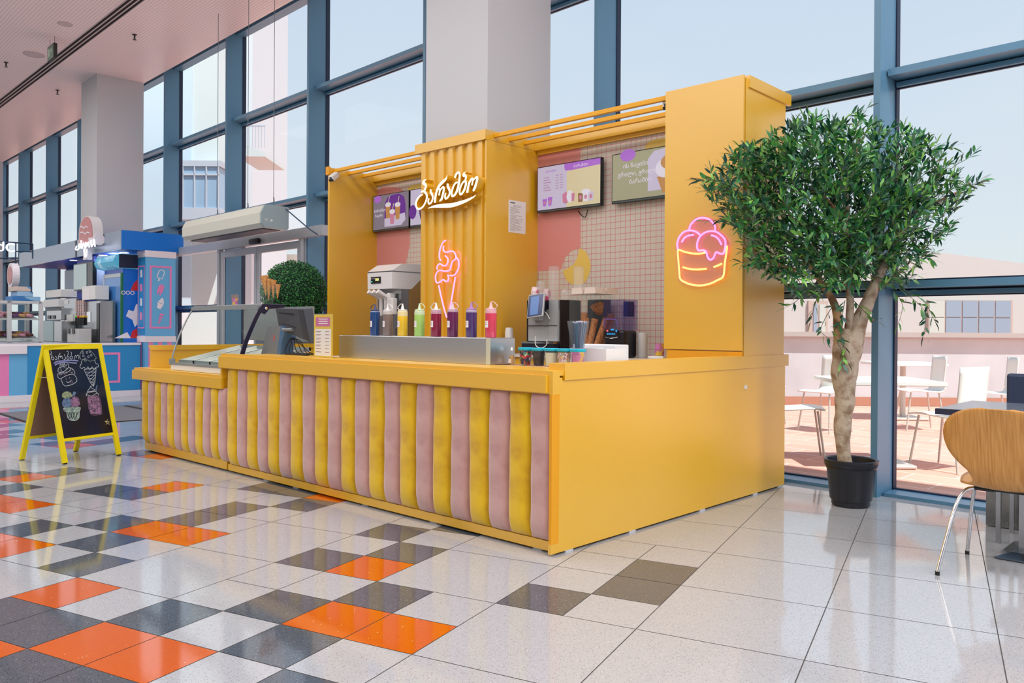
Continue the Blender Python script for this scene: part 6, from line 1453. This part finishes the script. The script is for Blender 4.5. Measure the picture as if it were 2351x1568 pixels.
# tall pale tower block outside, on the left
TWC = mat('tower_cream', (206, 212, 210), .8); TWW = mat('tower_white', (208, 212, 216), .8); TWG = mat('tower_glass', (150, 176, 200), .25); TWS = mat('tower_grey', (184, 190, 200), .7)
twr = thing('tower_block', 'tall pale apartment tower with glazed balconies seen through the left windows', 'building', (-9.5, 25, 0), 'H')
def hx(px, dist): return (px - 1175.5) / FPX * dist
def hz_(py, dist): return HC + (750 - py) / FPX * dist
MB().box(hx(300, 25), hx(500, 25), 25, 29.6, 0, 22).build('wing', TWC, twr)
MB().box(hx(500, 25), hx(562, 25), 25.6, 29.6, 0, 22).build('wing', TWW, twr)
MB().box(hx(330, 25), hx(440, 25), 24.9, 25, 0, 22).build('facade_strip', mat('tower_bluish', (200, 216, 226), .8), twr)
for za_, zb_ in ((hz_(478, 24), hz_(370, 24)),):
    bb_ = MB().box(hx(414, 24), hx(504, 24), 24, 25, hz_(370, 24) - .17, hz_(370, 24)).box(hx(414, 24), hx(504, 24), 24, 25, za_ - .35, za_).build('balcony', TWS, twr)
    MB().box(hx(418, 24), hx(500, 24), 24.05, 24.9, za_, hz_(384, 24)).build('balcony_glass', TWG, bb_)
    for k in range(4): MB().box(hx(416 + 27 * k, 24), hx(419 + 27 * k, 24), 24.0, 24.05, za_, hz_(384, 24)).build('mullion', TWS, bb_)
    MB().box(hx(416, 24), hx(500, 24), 24.0, 24.05, hz_(404, 24), hz_(400, 24)).build('mullion', TWS, bb_)
bb_ = MB().prism([(hx(540, 23), hz_(360, 23)), (hx(606, 23), hz_(360, 23)), (hx(606, 23), hz_(352, 23)), (hx(540, 23), hz_(325, 23))], 1, 23, 25).build('balcony', TWC, twr)
for k in range(7): MB().box(hx(562 + 7 * k, 23), hx(563 + 7 * k, 23), 23, 23.03, hz_(340, 23), hz_(285 + k, 23)).build('rail_bar', TWS, bb_)
MB().box(hx(556, 23), hx(606, 23), 23, 23.05, hz_(291, 23), hz_(288, 23)).build('hand_rail', TWS, bb_)
# low cream building beyond the door
lb_ = thing('low_building', 'low cream building with a pinkish lower band seen through the door', 'building', (-9, 30, 0), 'H')
MB().box(hx(480, 30), hx(688, 30), 30, 40, 0, hz_(585, 30)).build('walls', mat('cream_wall', (220, 204, 190), .8), lb_)
MB().box(hx(480, 30), hx(696, 30), 29.8, 30, hz_(625, 30), hz_(585, 30)).build('eaves_band', mat('eaves', (176, 164, 154), .8), lb_)
MB().box(hx(520, 30), hx(640, 30), 29.9, 30, hz_(672, 30), hz_(640, 30)).build('peach_band', mat('band_peach', (240, 190, 160), .7), lb_)  # peach-coloured band across the lower wall
tag(MB().box(hx(250, 21), hx(620, 21), 21, 21.3, 0, hz_(712, 21)).build('garden_wall', mat('garden_white', (226, 226, 228), .8), frame='H', base=(hx(450, 21), 21, 0)), 'low white wall outside behind the display case glass', 'wall')
# white terrace tables and chairs
TWM = mat('outdoor_white', (232, 230, 224), .4); TLG = mat('outdoor_leg', (200, 196, 188), .35, .3)
def out_table(x, y, rz, lb, s=.40, h=.72):
    t = thing('terrace_table', lb, 'table', (x, y, 0), 'F', 'white terrace tables')
    R_ = Matrix.Translation((x, y, 0)) @ Matrix.Rotation(rz, 4, 'Z')
    MB().rbox(-s, s, -s, s, h - .035, h, .006, None, R_).build('tabletop', TWM, t)
    MB().lathe([(.035, .03), (.035, h - .035)], (0, 0), 14, M=R_).build('post', TLG, t, smooth=40)
    MB().rbox(-.24, .24, -.24, .24, 0.0, .03, .01, None, R_).build('foot', TLG, t)
    return t
def out_chair(x, y, rz, lb):
    t = thing('terrace_chair', lb, 'chair', (x, y, 0), 'F', 'white terrace chairs'); 
    R_ = Matrix.Translation((x, y, 0)) @ Matrix.Rotation(rz, 4, 'Z')
    m = MB(); P = cat_rom([Vector((0, .21, .44)), Vector((0, .1, .45)), Vector((0, -.12, .435)), Vector((0, -.19, .46)), Vector((0, -.215, .56)), Vector((0, -.24, .84))], 4); N = 8; vs = []; fs = []
    for p in P:
        for k in range(N + 1):
            u = 2 * k / N - 1; vs.append(R_ @ Vector((u * (.21 if p.z < .5 else .19), p.y + .02 * u * u * (1 if p.z > .5 else 0), p.z)))
    for i in range(len(P) - 1):
        for k in range(N): a = i * (N + 1) + k; fs.append((a, a + 1, a + N + 2, a + N + 1))
    o = m.add(vs, fs).build('shell', TWM, t, smooth=60); md = o.modifiers.new('t', 'SOLIDIFY'); md.thickness = .012; md.offset = 0
    for sx in (-1, 1):
        for sy in (-1, 1): MB().tube([R_ @ Vector((sx * .16, sy * .15, .43)), R_ @ Vector((sx * .20, sy * .21, 0))], .010, 8).build('leg', TLG, t, smooth=60)
    return t
out_table(-2.78, 7.0, math.radians(42), 'white square terrace table standing nearest the glass')
out_table(-4.0, 10.9, math.radians(40), 'white terrace table in the second row, by the parapet')
out_chair(-3.40, 6.85, math.radians(-60), 'white terrace chair at the left of the nearest table, beside the kiosk side')
out_chair(-2.30, 7.25, math.radians(75), 'white terrace chair right of the nearest table, in front of the window post')
out_chair(-5.0, 9.2, math.radians(-50), 'white terrace chair at the far left behind the nearest table')
out_chair(-4.1, 8.9, math.radians(170), 'white terrace chair behind the olive trunk')
out_chair(-3.45, 9.9, math.radians(130), 'white terrace chair in front of the far table, left of the pair')
out_chair(-2.80, 10.2, math.radians(120), 'white terrace chair in front of the far table, right of the pair')
